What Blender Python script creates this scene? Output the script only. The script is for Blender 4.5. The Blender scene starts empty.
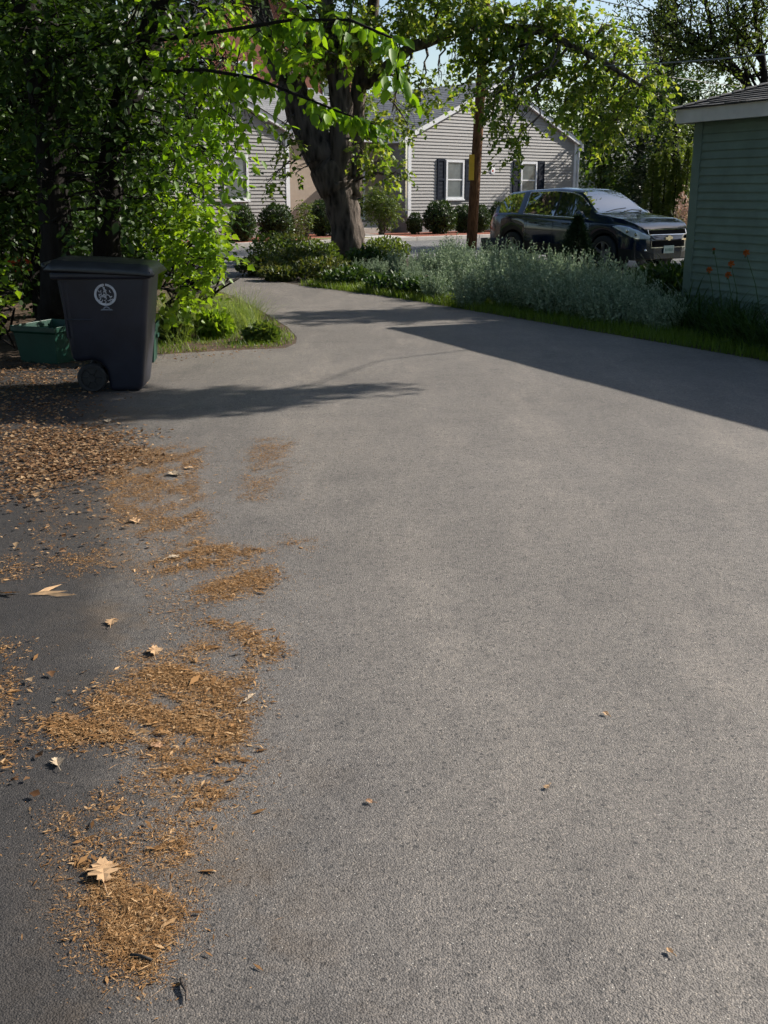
import bpy, math, random
import numpy as np
from mathutils import Vector, Matrix

random.seed(7)
rng = np.random.default_rng(7)
SC = bpy.context.scene
COL = SC.collection
PI = math.pi
R = math.radians

# ------------------------------------------------------------------ camera frame
CAMZ, FPX, CX, CY = 1.6, 1080.0, 384.0, 512.0
PITCH = math.atan(320.0 / FPX)
cp, sp = math.cos(PITCH), math.sin(PITCH)

def ray(px, py):
    a, b = (px - CX) / FPX, -(py - CY) / FPX
    return Vector((a, cp + b * sp, -sp + b * cp))

def at(px, py, Y):
    d = ray(px, py); t = Y / d.y
    return Vector((d.x * t, Y, CAMZ + d.z * t))

def gnd(px, py, z=0.0):
    d = ray(px, py); t = (z - CAMZ) / d.z
    return Vector((d.x * t, d.y * t, z))

SUN_AZ, SUN_EL = R(24), R(33)          # measured from +X towards +Y
SUNH = Vector((math.cos(SUN_AZ), math.sin(SUN_AZ), 0))

def caster(px, py, h):
    """the point at height h whose shadow falls on the ground seen at px, py"""
    return gnd(px, py) + SUNH * (h / math.tan(SUN_EL)) + Vector((0, 0, h))

# ------------------------------------------------------------------ object helpers
def tag(o, label=None, cat=None, group=None, kind=None):
    if label: o['label'] = label
    if cat: o['category'] = cat
    if group: o['group'] = group
    if kind: o['kind'] = kind
    return o

def empty(name, loc, label, cat, group=None, rz=0.0):
    o = bpy.data.objects.new(name, None); COL.objects.link(o)
    o.location = loc; o.rotation_euler = (0, 0, rz); o.empty_display_size = 0.2
    return tag(o, label, cat, group)

def copy_tree(o, parent=None):
    c = o.copy(); COL.objects.link(c)
    if parent: c.parent = parent
    for ch in list(o.children): copy_tree(ch, c)
    return c

class G:
    """collects shapes into one mesh"""
    def __init__(s): s.v = []; s.f = []; s.m = []; s.mi = 0
    def add(s, vs, fs, M=None):
        n = len(s.v)
        for p in vs:
            p = Vector(p)
            s.v.append(tuple(M @ p if M else p))
        for f in fs:
            s.f.append([i + n for i in f]); s.m.append(s.mi)
    def quad(s, *p, M=None): s.add(p, [range(len(p))], M)
    def box(s, a, b, M=None):
        x0, y0, z0 = a; x1, y1, z1 = b
        s.add([(x0,y0,z0),(x1,y0,z0),(x1,y1,z0),(x0,y1,z0),(x0,y0,z1),(x1,y0,z1),(x1,y1,z1),(x0,y1,z1)],
              [(0,3,2,1),(4,5,6,7),(0,1,5,4),(1,2,6,5),(2,3,7,6),(3,0,4,7)], M)
    def tube(s, pts, rad, n=8, cap=True, M=None, rough=0.0):
        pts = [Vector(p) for p in pts]
        if not hasattr(rad, '__len__'): rad = [rad] * len(pts)
        vs, fs = [], []
        for i, p in enumerate(pts):
            t = (pts[min(i+1, len(pts)-1)] - pts[max(i-1, 0)])
            if t.length < 1e-9: t = Vector((0,0,1))
            t.normalize()
            u = t.cross(Vector((0,0,1)) if abs(t.z) < .9 else Vector((0,1,0))); u.normalize()
            w = t.cross(u)
            for k in range(n):
                a = 2*PI*k/n
                rr = rad[i] * (1 + (random.uniform(-rough, rough) if rough else 0))
                vs.append(p + (u*math.cos(a) + w*math.sin(a)) * rr)
        for i in range(len(pts)-1):
            for k in range(n):
                k2 = (k+1) % n
                fs.append((i*n+k, i*n+k2, (i+1)*n+k2, (i+1)*n+k))
        if cap:
            fs.append(list(range(n))[::-1]); fs.append([(len(pts)-1)*n+k for k in range(n)])
        s.add(vs, fs, M)
    def lathe(s, prof, n=24, M=None):
        vs, fs = [], []
        for r, z in prof:
            for k in range(n):
                a = 2*PI*k/n; vs.append((r*math.cos(a), r*math.sin(a), z))
        for i in range(len(prof)-1):
            for k in range(n):
                k2 = (k+1) % n
                fs.append((i*n+k, i*n+k2, (i+1)*n+k2, (i+1)*n+k))
        s.add(vs, fs, M)
    def ball(s, c, r, n=10, M=None, jit=0.0):
        rx, ry, rz = r if hasattr(r, '__len__') else (r, r, r)
        vs, fs = [], []
        m = max(4, n//2)
        for i in range(m+1):
            th = PI*i/m
            for k in range(n):
                a = 2*PI*k/n; j = 1 + random.uniform(-jit, jit)
                vs.append((c[0]+rx*j*math.sin(th)*math.cos(a), c[1]+ry*j*math.sin(th)*math.sin(a), c[2]+rz*j*math.cos(th)))
        for i in range(m):
            for k in range(n):
                k2 = (k+1) % n
                fs.append((i*n+k, (i+1)*n+k, (i+1)*n+k2, i*n+k2))
        s.add(vs, fs, M)
    def build(s, name, mat, parent=None, world=False, smooth=False, bevel=0.0, auto=None):
        me = bpy.data.meshes.new(name)
        v = s.v
        if world and parent is not None:
            w = wloc(parent); v = [(a-w.x, b-w.y, c-w.z) for a, b, c in v]
        me.from_pydata(v, [], s.f)
        for mm in (mat if isinstance(mat, (list, tuple)) else [mat]): me.materials.append(mm)
        if isinstance(mat, (list, tuple)): me.polygons.foreach_set('material_index', s.m)
        if smooth: me.polygons.foreach_set('use_smooth', [True]*len(me.polygons))
        me.update()
        if smooth and auto: me.set_sharp_from_angle(angle=R(auto))
        o = bpy.data.objects.new(name, me); COL.objects.link(o)
        if parent is not None: o.parent = parent
        if bevel:
            b = o.modifiers.new('bevel', 'BEVEL'); b.width = bevel; b.segments = 2; b.limit_method = 'ANGLE'; b.angle_limit = R(40)
        return o

def wloc(o):
    p = Vector((0,0,0))
    while o is not None:
        p += Vector(o.location); o = o.parent
    return p

def np_mesh(name, V, F, mat, parent=None, world=True, smooth=False):
    """V (n,3), F (m,k) numpy"""
    if world and parent is not None: V = V - np.array(wloc(parent))
    me = bpy.data.meshes.new(name)
    n, (m, k) = len(V), F.shape
    me.vertices.add(n); me.vertices.foreach_set('co', V.astype(np.float32).ravel())
    me.loops.add(m*k); me.loops.foreach_set('vertex_index', F.astype(np.int32).ravel())
    me.polygons.add(m); me.polygons.foreach_set('loop_start', np.arange(0, m*k, k, dtype=np.int32))
    if smooth: me.polygons.foreach_set('use_smooth', np.ones(m, dtype=bool))
    me.materials.append(mat); me.update(calc_edges=True)
    o = bpy.data.objects.new(name, me); COL.objects.link(o)
    if parent is not None: o.parent = parent
    return o

def nrm(a): return a / np.maximum(np.linalg.norm(a, axis=-1, keepdims=True), 1e-9)

OVAL  = (np.array([(0,0,0),(-.25,.22,.07),(-.27,.6,.06),(0,1,-.08),(.27,.6,.06),(.25,.22,.07)], float), np.array([(0,1,2,3),(0,3,4,5)]))
LOBED = (np.array([(0,0,0),(-.46,.34,.07),(-.27,.60,.03),(0,1,-.14),(.27,.60,.03),(.46,.34,.07)], float), np.array([(0,1,2,3),(0,3,4,5)]))
NARROW= (np.array([(0,0,0),(-.13,.3,.03),(-.12,.65,.02),(0,1,-.08),(.12,.65,.02),(.13,.3,.03)], float), np.array([(0,1,2,3),(0,3,4,5)]))
RHOMB = (np.array([(0,0,0),(-.3,.5,.05),(0,1,0),(.3,.5,.05)], float), np.array([(0,1,2,3)]))

def cloud(P, U, W, S, tmpl):
    """leaf shapes at P along U with normal W, size S -> V, F"""
    T, Fq = tmpl
    U = nrm(U); Sd = nrm(np.cross(U, W)); W2 = np.cross(Sd, U)
    S = np.asarray(S)
    if S.ndim == 1: S = np.repeat(S[:, None], 3, 1)
    V = (P[:, None, :] + T[None, :, 0:1]*Sd[:, None, :]*S[:, None, 0:1]
         + T[None, :, 1:2]*U[:, None, :]*S[:, None, 1:2] + T[None, :, 2:3]*W2[:, None, :]*S[:, None, 2:3])
    k = len(T)
    F = (np.arange(len(P))[:, None, None]*k + Fq[None]).reshape(-1, Fq.shape[1])
    return V.reshape(-1, 3), F

def ribbons(P, az, L, w, lean, droop, nseg=4):
    """strap leaves / grass blades"""
    n = len(P); h = np.stack([np.cos(az), np.sin(az), np.zeros(n)], 1); sd = np.stack([-np.sin(az), np.cos(az), np.zeros(n)], 1)
    rows = []
    for i in range(nseg+1):
        t = i/nseg
        c = P + h*(L*(lean*t + droop*t*t*.7))[:, None] + np.array([0,0,1.])*(L*(t*np.sqrt(np.maximum(.1, 1-lean**2)) - droop*t*t*.62))[:, None]
        ww = w*(1-t)**.6*.5 if t < 1 else w*.04
        rows.append(np.stack([c - sd*ww[:, None], c + sd*ww[:, None]], 1))
    V = np.stack(rows, 1)                                   # n, nseg+1, 2, 3
    k = (nseg+1)*2
    q = np.array([(2*i, 2*i+1, 2*i+3, 2*i+2) for i in range(nseg)])
    F = (np.arange(n)[:, None, None]*k + q[None]).reshape(-1, 4)
    return V.reshape(-1, 3), F

def ell_pts(c, r, n, shell=.45):
    d = nrm(rng.normal(size=(n, 3)))
    rad = (shell + (1-shell)*rng.random(n))**.8
    return np.array(c) + d*rad[:, None]*np.array(r), d

def twig_leaves(c, r, ntw, nl, size, L, droop=.35, shell=.3, upness=.8, spread=.8):
    """leaves set along short twigs inside an ellipsoid"""
    O, d = ell_pts(c, r, ntw, shell)
    T = nrm(d*.8 + rng.normal(size=(ntw, 3))*.5 + np.array([0,0,-droop]))
    t = (np.arange(nl)+.6)/nl
    Lw = L*rng.uniform(.6, 1.25, ntw)
    P = O[:, None, :] + T[:, None, :]*(t[None, :, None]*Lw[:, None, None])
    P[..., 2] -= droop*.5*(t[None, :]**2)*Lw[:, None]
    side = nrm(np.cross(T, np.array([0,0,1.]) + rng.normal(size=(ntw,3))*.25))
    sg = np.where(np.arange(nl) % 2 == 0, 1., -1.)
    U = T[:, None, :]*.6 + side[:, None, :]*sg[None, :, None]*spread + rng.normal(size=P.shape)*.3 + np.array([0,0,-droop*.8])
    W = np.array([0,0,upness]) + rng.normal(size=P.shape)*.45
    S = size*rng.uniform(.55, 1.2, (ntw, nl))
    return P.reshape(-1,3), U.reshape(-1,3), W.reshape(-1,3), S.ravel(), (O, T, Lw)

# ------------------------------------------------------------------ materials
def newmat(name):
    m = bpy.data.materials.new(name); m.use_nodes = True
    nt = m.node_tree; nt.nodes.clear()
    return m, nt, nt.nodes.new, lambda a, b: nt.links.new(a, b)

def out(nt, sh):
    o = nt.nodes.new('ShaderNodeOutputMaterial'); nt.links.new(sh, o.inputs[0])

def ramp(nt, fac, stops):
    r = nt.nodes.new('ShaderNodeValToRGB')
    e = r.color_ramp.elements
    while len(e) > 1: e.remove(e[-1])
    e[0].position = stops[0][0]; e[0].color = (*stops[0][1], 1)
    for p, c in stops[1:]:
        x = e.new(p); x.color = (*c, 1)
    nt.links.new(fac, r.inputs[0]); return r.outputs[0]

def noise(nt, vec, scale, detail=3, rough=.55):
    n = nt.nodes.new('ShaderNodeTexNoise'); n.inputs['Scale'].default_value = scale
    n.inputs['Detail'].default_value = detail; n.inputs['Roughness'].default_value = rough
    if vec: nt.links.new(vec, n.inputs['Vector'])
    return n.outputs['Fac']

def mixc(nt, fac, a, b, mode='MIX'):
    m = nt.nodes.new('ShaderNodeMix'); m.data_type = 'RGBA'; m.blend_type = mode
    for s, val in ((m.inputs[0], fac), (m.inputs[6], a), (m.inputs[7], b)):
        if isinstance(val, (int, float)): s.default_value = val
        elif isinstance(val, tuple): s.default_value = (*val, 1)
        else: nt.links.new(val, s)
    return m.outputs[2]

def math_(nt, op, a, b=None, c=None):
    m = nt.nodes.new('ShaderNodeMath'); m.operation = op
    for i, val in enumerate((a, b, c)):
        if val is None: continue
        if isinstance(val, (int, float)): m.inputs[i].default_value = val
        else: nt.links.new(val, m.inputs[i])
    return m.outputs[0]

def pm(name, col, rough=.6, var=.18, scale=6, metal=0., bump=0., bscale=60, spec=.5, coat=0.):
    m, nt, N, L = newmat(name)
    tc = N('ShaderNodeTexCoord').outputs['Object']
    f = noise(nt, tc, scale, 5, .62)
    lo = tuple(c*(1-var) for c in col); hi = tuple(min(1, c*(1+var)) for c in col)
    c = ramp(nt, f, [(.3, lo), (.7, hi)])
    b = N('ShaderNodeBsdfPrincipled'); L(c, b.inputs['Base Color'])
    rr = noise(nt, tc, scale*2.3, 3)
    L(math_(nt, 'MULTIPLY_ADD', rr, .25*rough, rough*.87), b.inputs['Roughness'])
    b.inputs['Metallic'].default_value = metal; b.inputs['Specular IOR Level'].default_value = spec
    b.inputs['Coat Weight'].default_value = coat; b.inputs['Coat Roughness'].default_value = .04
    if bump:
        bn = N('ShaderNodeBump'); bn.inputs['Strength'].default_value = bump; bn.inputs['Distance'].default_value = .01
        L(noise(nt, tc, bscale, 4), bn.inputs['Height']); L(bn.outputs[0], b.inputs['Normal'])
    out(nt, b.outputs[0]); return m

def leafmat(name, cols, trans=.35, tcol=None, rough=.45, spec=.3):
    m, nt, N, L = newmat(name)
    rnd = N('ShaderNodeNewGeometry').outputs['Random Per Island']
    c = ramp(nt, rnd, [(i/(len(cols)-1), q) for i, q in enumerate(cols)])
    b = N('ShaderNodeBsdfPrincipled'); L(c, b.inputs['Base Color'])
    b.inputs['Roughness'].default_value = rough; b.inputs['Specular IOR Level'].default_value = spec
    if trans > 0:
        t = N('ShaderNodeBsdfTranslucent')
        L(mixc(nt, 1.0, c, tcol or (1.6, 1.5, .6), 'MULTIPLY'), t.inputs[0])
        mx = N('ShaderNodeMixShader'); mx.inputs[0].default_value = trans
        L(b.outputs[0], mx.inputs[1]); L(t.outputs[0], mx.inputs[2]); out(nt, mx.outputs[0])
    else: out(nt, b.outputs[0])
    return m

def asphalt(name, base, dark_side=False):
    m, nt, N, L = newmat(name)
    pos = N('ShaderNodeNewGeometry').outputs['Position']
    big = noise(nt, pos, .45, 5, .62); mid = noise(nt, pos, 3.2, 6, .7); fine = noise(nt, pos, 170, 3, .65); gr = noise(nt, pos, 26, 4, .7)
    c = ramp(nt, big, [(.33, tuple(b*.86 for b in base)), (.66, tuple(b*1.10 for b in base))])
    # scuffed, dusty wear that follows the wheel tracks round the bend
    mp = N('ShaderNodeMapping'); mp.inputs['Rotation'].default_value = (0, 0, R(8)); mp.inputs['Scale'].default_value = (1.6, .35, 1); L(pos, mp.inputs[0])
    wear = noise(nt, mp.outputs[0], 1.1, 6, .68)
    c = mixc(nt, ramp(nt, wear, [(.48, (0,0,0)), (.68, (.75,.75,.75))]), c, tuple(b*k for b, k in zip(base, (1.36,1.335,1.30))))
    c = mixc(nt, .8, c, ramp(nt, mid, [(.28, (.80,.80,.81)), (.5, (1,1,1)), (.74, (1.13,1.12,1.10))]), 'MULTIPLY')
    c = mixc(nt, .7, c, ramp(nt, gr, [(.30, (.70,.70,.71)), (.5, (1,1,1)), (.7, (1.2,1.19,1.17))]), 'MULTIPLY')
    c = mixc(nt, .9, c, ramp(nt, fine, [(.33, (.50,.50,.51)), (.48, (.97,.97,.97)), (.68, (1.4,1.38,1.35))]), 'MULTIPLY')
    vo = N('ShaderNodeTexVoronoi'); vo.inputs['Scale'].default_value = 210; vo.inputs['Randomness'].default_value = 1; L(pos, vo.inputs['Vector'])
    sep = N('ShaderNodeSeparateColor'); L(vo.outputs['Color'], sep.inputs[0])
    c = mixc(nt, .8, c, ramp(nt, sep.outputs[1], [(0, (.6,.6,.6)), (.5, (1,1,1)), (.9, (1.2,1.18,1.15)), (1, (1.7,1.62,1.5))]), 'MULTIPLY')
    # pits between the stones
    v2 = N('ShaderNodeTexVoronoi'); v2.inputs['Scale'].default_value = 62; L(pos, v2.inputs['Vector'])
    s2 = N('ShaderNodeSeparateColor'); L(v2.outputs['Color'], s2.inputs[0])
    pit = math_(nt, 'MULTIPLY', math_(nt, 'GREATER_THAN', s2.outputs[0], .70), math_(nt, 'LESS_THAN', v2.outputs['Distance'], math_(nt, 'MULTIPLY_ADD', s2.outputs[1], .35, .08)))
    c = mixc(nt, math_(nt, 'MULTIPLY', pit, .7), c, (.03,.03,.031))
    pk = math_(nt, 'GREATER_THAN', sep.outputs[0], .990)
    nr = math_(nt, 'LESS_THAN', vo.outputs['Distance'], .34)
    c = mixc(nt, math_(nt, 'MULTIPLY', math_(nt, 'MULTIPLY', pk, nr), .8), c, (.55,.53,.48))
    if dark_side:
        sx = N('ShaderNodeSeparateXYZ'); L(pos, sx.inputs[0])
        # darker along the left margin, rising to lighter at the right
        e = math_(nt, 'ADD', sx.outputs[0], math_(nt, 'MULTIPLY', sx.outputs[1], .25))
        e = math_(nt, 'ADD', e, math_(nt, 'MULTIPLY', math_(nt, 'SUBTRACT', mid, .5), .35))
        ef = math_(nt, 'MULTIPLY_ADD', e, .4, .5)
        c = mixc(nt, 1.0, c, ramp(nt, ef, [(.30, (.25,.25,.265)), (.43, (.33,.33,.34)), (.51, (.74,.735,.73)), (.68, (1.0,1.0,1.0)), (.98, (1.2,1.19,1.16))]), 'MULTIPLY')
        # ochre pollen and dust staining where the litter collects
        stn = math_(nt, 'MULTIPLY', ramp(nt, noise(nt, pos, 1.7, 6, .7), [(.48, (0,0,0)), (.62, (1,1,1))]),
                    ramp(nt, ef, [(.36, (0,0,0)), (.52, (.6,.6,.6)), (.74, (.0,.0,.0))]))
        c = mixc(nt, math_(nt, 'MULTIPLY', stn, .75), c, (.13,.085,.045))
    b = N('ShaderNodeBsdfPrincipled'); L(c, b.inputs['Base Color'])
    b.inputs['Roughness'].default_value = .74; b.inputs['Specular IOR Level'].default_value = .42
    h = math_(nt, 'ADD', math_(nt, 'MULTIPLY', vo.outputs['Distance'], -.9), math_(nt, 'SUBTRACT', math_(nt, 'MULTIPLY', fine, .9), math_(nt, 'MULTIPLY', pit, .9)))
    bn = N('ShaderNodeBump'); bn.inputs['Strength'].default_value = .6; bn.inputs['Distance'].default_value = .004
    L(h, bn.inputs['Height']); L(bn.outputs[0], b.inputs['Normal'])
    out(nt, b.outputs[0]); return m

def soilmat(name, cols, scale=4, bump=.8):
    m, nt, N, L = newmat(name)
    pos = N('ShaderNodeNewGeometry').outputs['Position']
    f = noise(nt, pos, scale, 8, .7)
    c = ramp(nt, f, [(.25 + .5*i/(len(cols)-1), q) for i, q in enumerate(cols)])
    c = mixc(nt, .7, c, ramp(nt, noise(nt, pos, 60, 3), [(.3, (.5,.5,.5)), (.7, (1.3,1.3,1.3))]), 'MULTIPLY')
    b = N('ShaderNodeBsdfPrincipled'); L(c, b.inputs['Base Color']); b.inputs['Roughness'].default_value = .95
    bn = N('ShaderNodeBump'); bn.inputs['Strength'].default_value = bump; bn.inputs['Distance'].default_value = .02
    L(noise(nt, pos, 45, 5), bn.inputs['Height']); L(bn.outputs[0], b.inputs['Normal'])
    out(nt, b.outputs[0]); return m

def barkmat(name, lo, hi, sc=9):
    m, nt, N, L = newmat(name)
    tc = N('ShaderNodeTexCoord').outputs['Object']
    mp = N('ShaderNodeMapping'); mp.inputs['Scale'].default_value = (1, 1, .22); L(tc, mp.inputs[0])
    f = noise(nt, mp.outputs[0], sc, 6, .7)
    vo = N('ShaderNodeTexVoronoi'); vo.inputs['Scale'].default_value = sc*1.6; L(mp.outputs[0], vo.inputs['Vector'])
    h = math_(nt, 'ADD', f, math_(nt, 'MULTIPLY', vo.outputs['Distance'], .6))
    c = ramp(nt, h, [(.5, lo), (.95, hi)])
    b = N('ShaderNodeBsdfPrincipled'); L(c, b.inputs['Base Color']); b.inputs['Roughness'].default_value = .95
    b.inputs['Specular IOR Level'].default_value = .2
    bn = N('ShaderNodeBump'); bn.inputs['Strength'].default_value = 1; bn.inputs['Distance'].default_value = .06
    L(h, bn.inputs['Height']); L(bn.outputs[0], b.inputs['Normal'])
    out(nt, b.outputs[0]); return m

def shinglemat(name, cols):
    m, nt, N, L = newmat(name)
    rnd = N('ShaderNodeNewGeometry').outputs['Random Per Island']
    tc = N('ShaderNodeTexCoord').outputs['Object']
    c = ramp(nt, rnd, [(i/(len(cols)-1), q) for i, q in enumerate(cols)])
    c = mixc(nt, .8, c, ramp(nt, noise(nt, tc, 140, 2), [(.3, (.55,.55,.55)), (.7, (1.4,1.4,1.4))]), 'MULTIPLY')
    b = N('ShaderNodeBsdfPrincipled'); L(c, b.inputs['Base Color']); b.inputs['Roughness'].default_value = .9
    out(nt, b.outputs[0]); return m

def emblem_white(name):
    return pm(name, (.42,.43,.47), .6, .3, 30)

def brickmat(name):
    m, nt, N, L = newmat(name)
    tc = N('ShaderNodeTexCoord').outputs['Object']
    sx = N('ShaderNodeSeparateXYZ'); L(tc, sx.inputs[0])
    cb = N('ShaderNodeCombineXYZ'); L(math_(nt, 'ADD', sx.outputs[0], sx.outputs[1]), cb.inputs[0]); L(sx.outputs[2], cb.inputs[1])
    br = N('ShaderNodeTexBrick'); L(cb.outputs[0], br.inputs['Vector'])
    br.inputs['Scale'].default_value = 4.5; br.inputs['Color1'].default_value = (.24,.075,.045,1)
    br.inputs['Color2'].default_value = (.17,.055,.035,1); br.inputs['Mortar'].default_value = (.2,.13,.1,1); br.inputs['Mortar Size'].default_value = .012
    c = mixc(nt, .5, br.outputs[0], ramp(nt, noise(nt, tc, 2, 5), [(.3,(.7,.7,.7)),(.7,(1.2,1.2,1.2))]), 'MULTIPLY')
    b = N('ShaderNodeBsdfPrincipled'); L(c, b.inputs['Base Color']); b.inputs['Roughness'].default_value = .9
    out(nt, b.outputs[0]); return m

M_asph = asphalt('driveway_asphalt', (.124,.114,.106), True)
M_road = asphalt('road_asphalt', (.13,.13,.13))
M_soil = soilmat('garden_soil', [(.02,.016,.01), (.05,.035,.02), (.09,.06,.035)])
M_lawn = soilmat('lawn_ground', [(.025,.035,.012), (.05,.06,.02), (.08,.075,.035)])
M_litter = soilmat('leaf_floor', [(.025,.018,.012), (.07,.042,.022), (.16,.10,.055)], 9)
M_mulch = soilmat('red_mulch', [(.12,.035,.018), (.24,.07,.035), (.34,.12,.06)], 8)
M_grassl = soilmat('dry_lawn', [(.10,.12,.03), (.18,.17,.06), (.26,.22,.10)], 3)
M_conc = pm('concrete', (.42,.40,.37), .9, .15, 5, bump=.3)
M_side = pm('grey_clapboard', (.268,.259,.254), .6, .05, 3)
M_trim = pm('white_trim', (.72,.73,.76), .5, .06, 5)
M_beige = pm('beige_stucco', (.36,.285,.225), .9, .07, 5, bump=.2)
M_found = pm('foundation', (.28,.27,.27), .9, .12, 4)
M_shut = pm('shutter_blue_black', (.010,.015,.028), .8, .2, 6, spec=.12)
M_glass = pm('window_glass', (.13,.15,.16), .2, .3, 1.5, spec=.7)
M_roofh = shinglemat('house_shingle', [(.17,.17,.175), (.22,.22,.225), (.20,.20,.205)])
M_roofg = shinglemat('garage_shingle', [(.035,.035,.037), (.075,.072,.07), (.05,.05,.052), (.11,.105,.10)])
M_green = pm('green_clapboard', (.150,.205,.162), .65, .2, 2.2)
M_fascia = pm('fascia_white', (.62,.58,.52), .6, .1, 5)
M_brick = brickmat('red_brick')
M_bin = pm('bin_plastic', (.0105,.0125,.0225), .45, .4, 3.5, bump=.05, bscale=200)
M_lid = pm('bin_lid_plastic', (.018,.020,.023), .4, .3, 6, bump=.05, bscale=200)
M_rub = pm('black_rubber', (.012,.012,.012), .75, .3, 8)
M_tub = pm('green_plastic', (.005,.042,.028), .45, .2, 5)
M_seal = emblem_white('seal_print')
M_paint = pm('navy_car_paint', (.004,.014,.038), .14, .1, 2, coat=.9, spec=.45)
M_cglass = pm('car_glass', (.014,.019,.020), .03, .1, 2, spec=1.0, coat=1.0)
for n_ in M_cglass.node_tree.nodes:
    if n_.type == 'BSDF_PRINCIPLED': n_.inputs['IOR'].default_value = 2.5; n_.inputs['Coat IOR'].default_value = 1.8
M_chrome = pm('chrome', (.75,.76,.78), .14, .05, 4, metal=1)
M_blackp = pm('black_plastic', (.008,.008,.009), .55, .2, 6)
M_grille = pm('grille_black', (.006,.006,.007), .9, .2, 6, spec=.1)
M_lamp = pm('headlamp_lens', (.66,.68,.68), .12, .25, 9, spec=.8, coat=.8)
M_tail = pm('tail_lamp', (.42,.012,.01), .15, .2, 8, coat=.8)
M_rim = pm('alloy_rim', (.22,.22,.23), .35, .1, 5, metal=1)
M_plate = pm('plate_pale', (.42,.50,.46), .5, .1, 20)
M_platec = pm('plate_green', (.08,.19,.13), .5, .1, 20)
M_gold = pm('bowtie_gold', (.62,.58,.48), .25, .1, 20, metal=1)
M_pole = barkmat('pole_timber', (.075,.036,.018), (.15,.075,.038), 14)
M_yel = pm('yellow_marker', (.62,.38,.03), .5, .1, 9)
M_wire = pm('wire', (.22,.22,.23), .6, .1, 5)
M_bark = barkmat('maple_bark', (.014,.011,.009), (.13,.106,.09), 6)
M_barkd = barkmat('dark_bark', (.006,.005,.0045), (.018,.015,.013), 9)
M_red = pm('red_paint', (.42,.05,.02), .5, .15, 8)
M_blue = pm('blue_cloth', (.05,.09,.2), .8, .2, 8)
M_tubk = pm('planter_black', (.045,.045,.047), .7, .3, 9)
M_stone = pm('fieldstone', (.22,.21,.2), .9, .25, 9, bump=.5)

L_lind = leafmat('linden_leaf', [(.075,.16,.012), (.12,.235,.017), (.175,.29,.025)], .48, (2.1,1.9,.5))
L_shade = leafmat('shade_dark_leaf', [(.016,.040,.007), (.027,.06,.010), (.04,.08,.012)], .3)  # leaf colour darkened to stand in for deep shade
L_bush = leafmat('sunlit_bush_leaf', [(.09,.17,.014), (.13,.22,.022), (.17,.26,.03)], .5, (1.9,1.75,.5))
L_maple = leafmat('maple_leaf', [(.055,.105,.015), (.10,.165,.027), (.165,.225,.046), (.25,.275,.08)], .45, (1.9,1.85,.65))
L_dark = leafmat('far_leaf', [(.022,.052,.013), (.038,.075,.018), (.07,.105,.024)], .33)
L_far2 = leafmat('far_leaf_light', [(.045,.08,.017), (.075,.115,.024), (.12,.15,.035)], .4)
L_open = leafmat('open_tree_leaf', [(.05,.085,.022), (.085,.125,.032), (.12,.16,.045)], .4)
L_conif = leafmat('conifer_needle', [(.010,.022,.012), (.016,.032,.015), (.024,.042,.018)], .1)
L_spruce = leafmat('spruce_needle', [(.014,.035,.012), (.022,.048,.015), (.03,.06,.02)], .15)
L_box = leafmat('boxwood_leaf', [(.018,.042,.013), (.03,.06,.018), (.05,.085,.022)], .2)
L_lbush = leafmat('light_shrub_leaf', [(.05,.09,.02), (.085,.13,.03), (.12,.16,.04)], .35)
L_silver = leafmat('silver_leaf', [(.15,.21,.13), (.24,.31,.20), (.38,.45,.32)], .25, (1.0,1.05,.9), .7, .2)
L_peren = leafmat('perennial_leaf', [(.035,.06,.015), (.065,.09,.024), (.13,.135,.05)], .3)
L_day = leafmat('daylily_leaf', [(.02,.05,.014), (.035,.075,.018), (.06,.10,.028)], .3)
L_grass = leafmat('grass_blade', [(.07,.13,.014), (.11,.18,.022), (.16,.22,.04)], .45, (1.5,1.4,.6))
L_tuft = leafmat('fine_grass', [(.13,.20,.045), (.19,.26,.07), (.27,.30,.11)], .5, (1.4,1.4,.7))
L_dry = leafmat('dry_leaf', [(.085,.042,.02), (.16,.088,.045), (.25,.15,.08), (.38,.26,.15)], .15, (1.2,1,.7), .8, .1)
L_needle = leafmat('seed_debris', [(.09,.046,.019), (.20,.105,.042), (.32,.175,.072), (.44,.29,.155)], .0, None, .9, .1)
L_orange = leafmat('orange_petal', [(.30,.075,.018), (.38,.10,.022), (.34,.085,.018)], .3, (1.2,1,.8))
L_pink = leafmat('pink_plume', [(.34,.22,.18), (.45,.30,.25), (.40,.30,.2)], .3, (1.1,1,.9))

# ------------------------------------------------------------------ setting: ground, road, driveway
def sheet(name, pts, z, mat, kind='structure'):
    g = G(); g.quad(*[(p[0], p[1], z) for p in pts])
    o = g.build(name, mat)
    bm_tri(o); return tag(o, kind=kind)

def bm_tri(o):
    import bmesh
    bm = bmesh.new(); bm.from_mesh(o.data)
    bmesh.ops.triangulate(bm, faces=bm.faces[:])
    bmesh.ops.recalc_face_normals(bm, faces=bm.faces[:])
    for f in bm.faces:
        if f.normal.z < 0: f.normal_flip()
    bm.to_mesh(o.data); bm.free()

AH = R(40)                                            # the street grid is turned 40 degrees to the view
r2 = Vector((math.cos(AH), math.sin(AH), 0)); b2 = Vector((-math.sin(AH), math.cos(AH), 0)); n2 = -b2
HL = Vector((.92, 43.0, 0))

def HP(px, yl, z=0):
    """point on a line parallel to the house front, yl behind it, seen at px"""
    k = (px - CX) / (FPX / cp)
    o = HL + b2*yl
    w = (k*o.y - o.x) / (r2.x - k*r2.y)
    p = o + r2*w; p.z = z; return p

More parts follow.
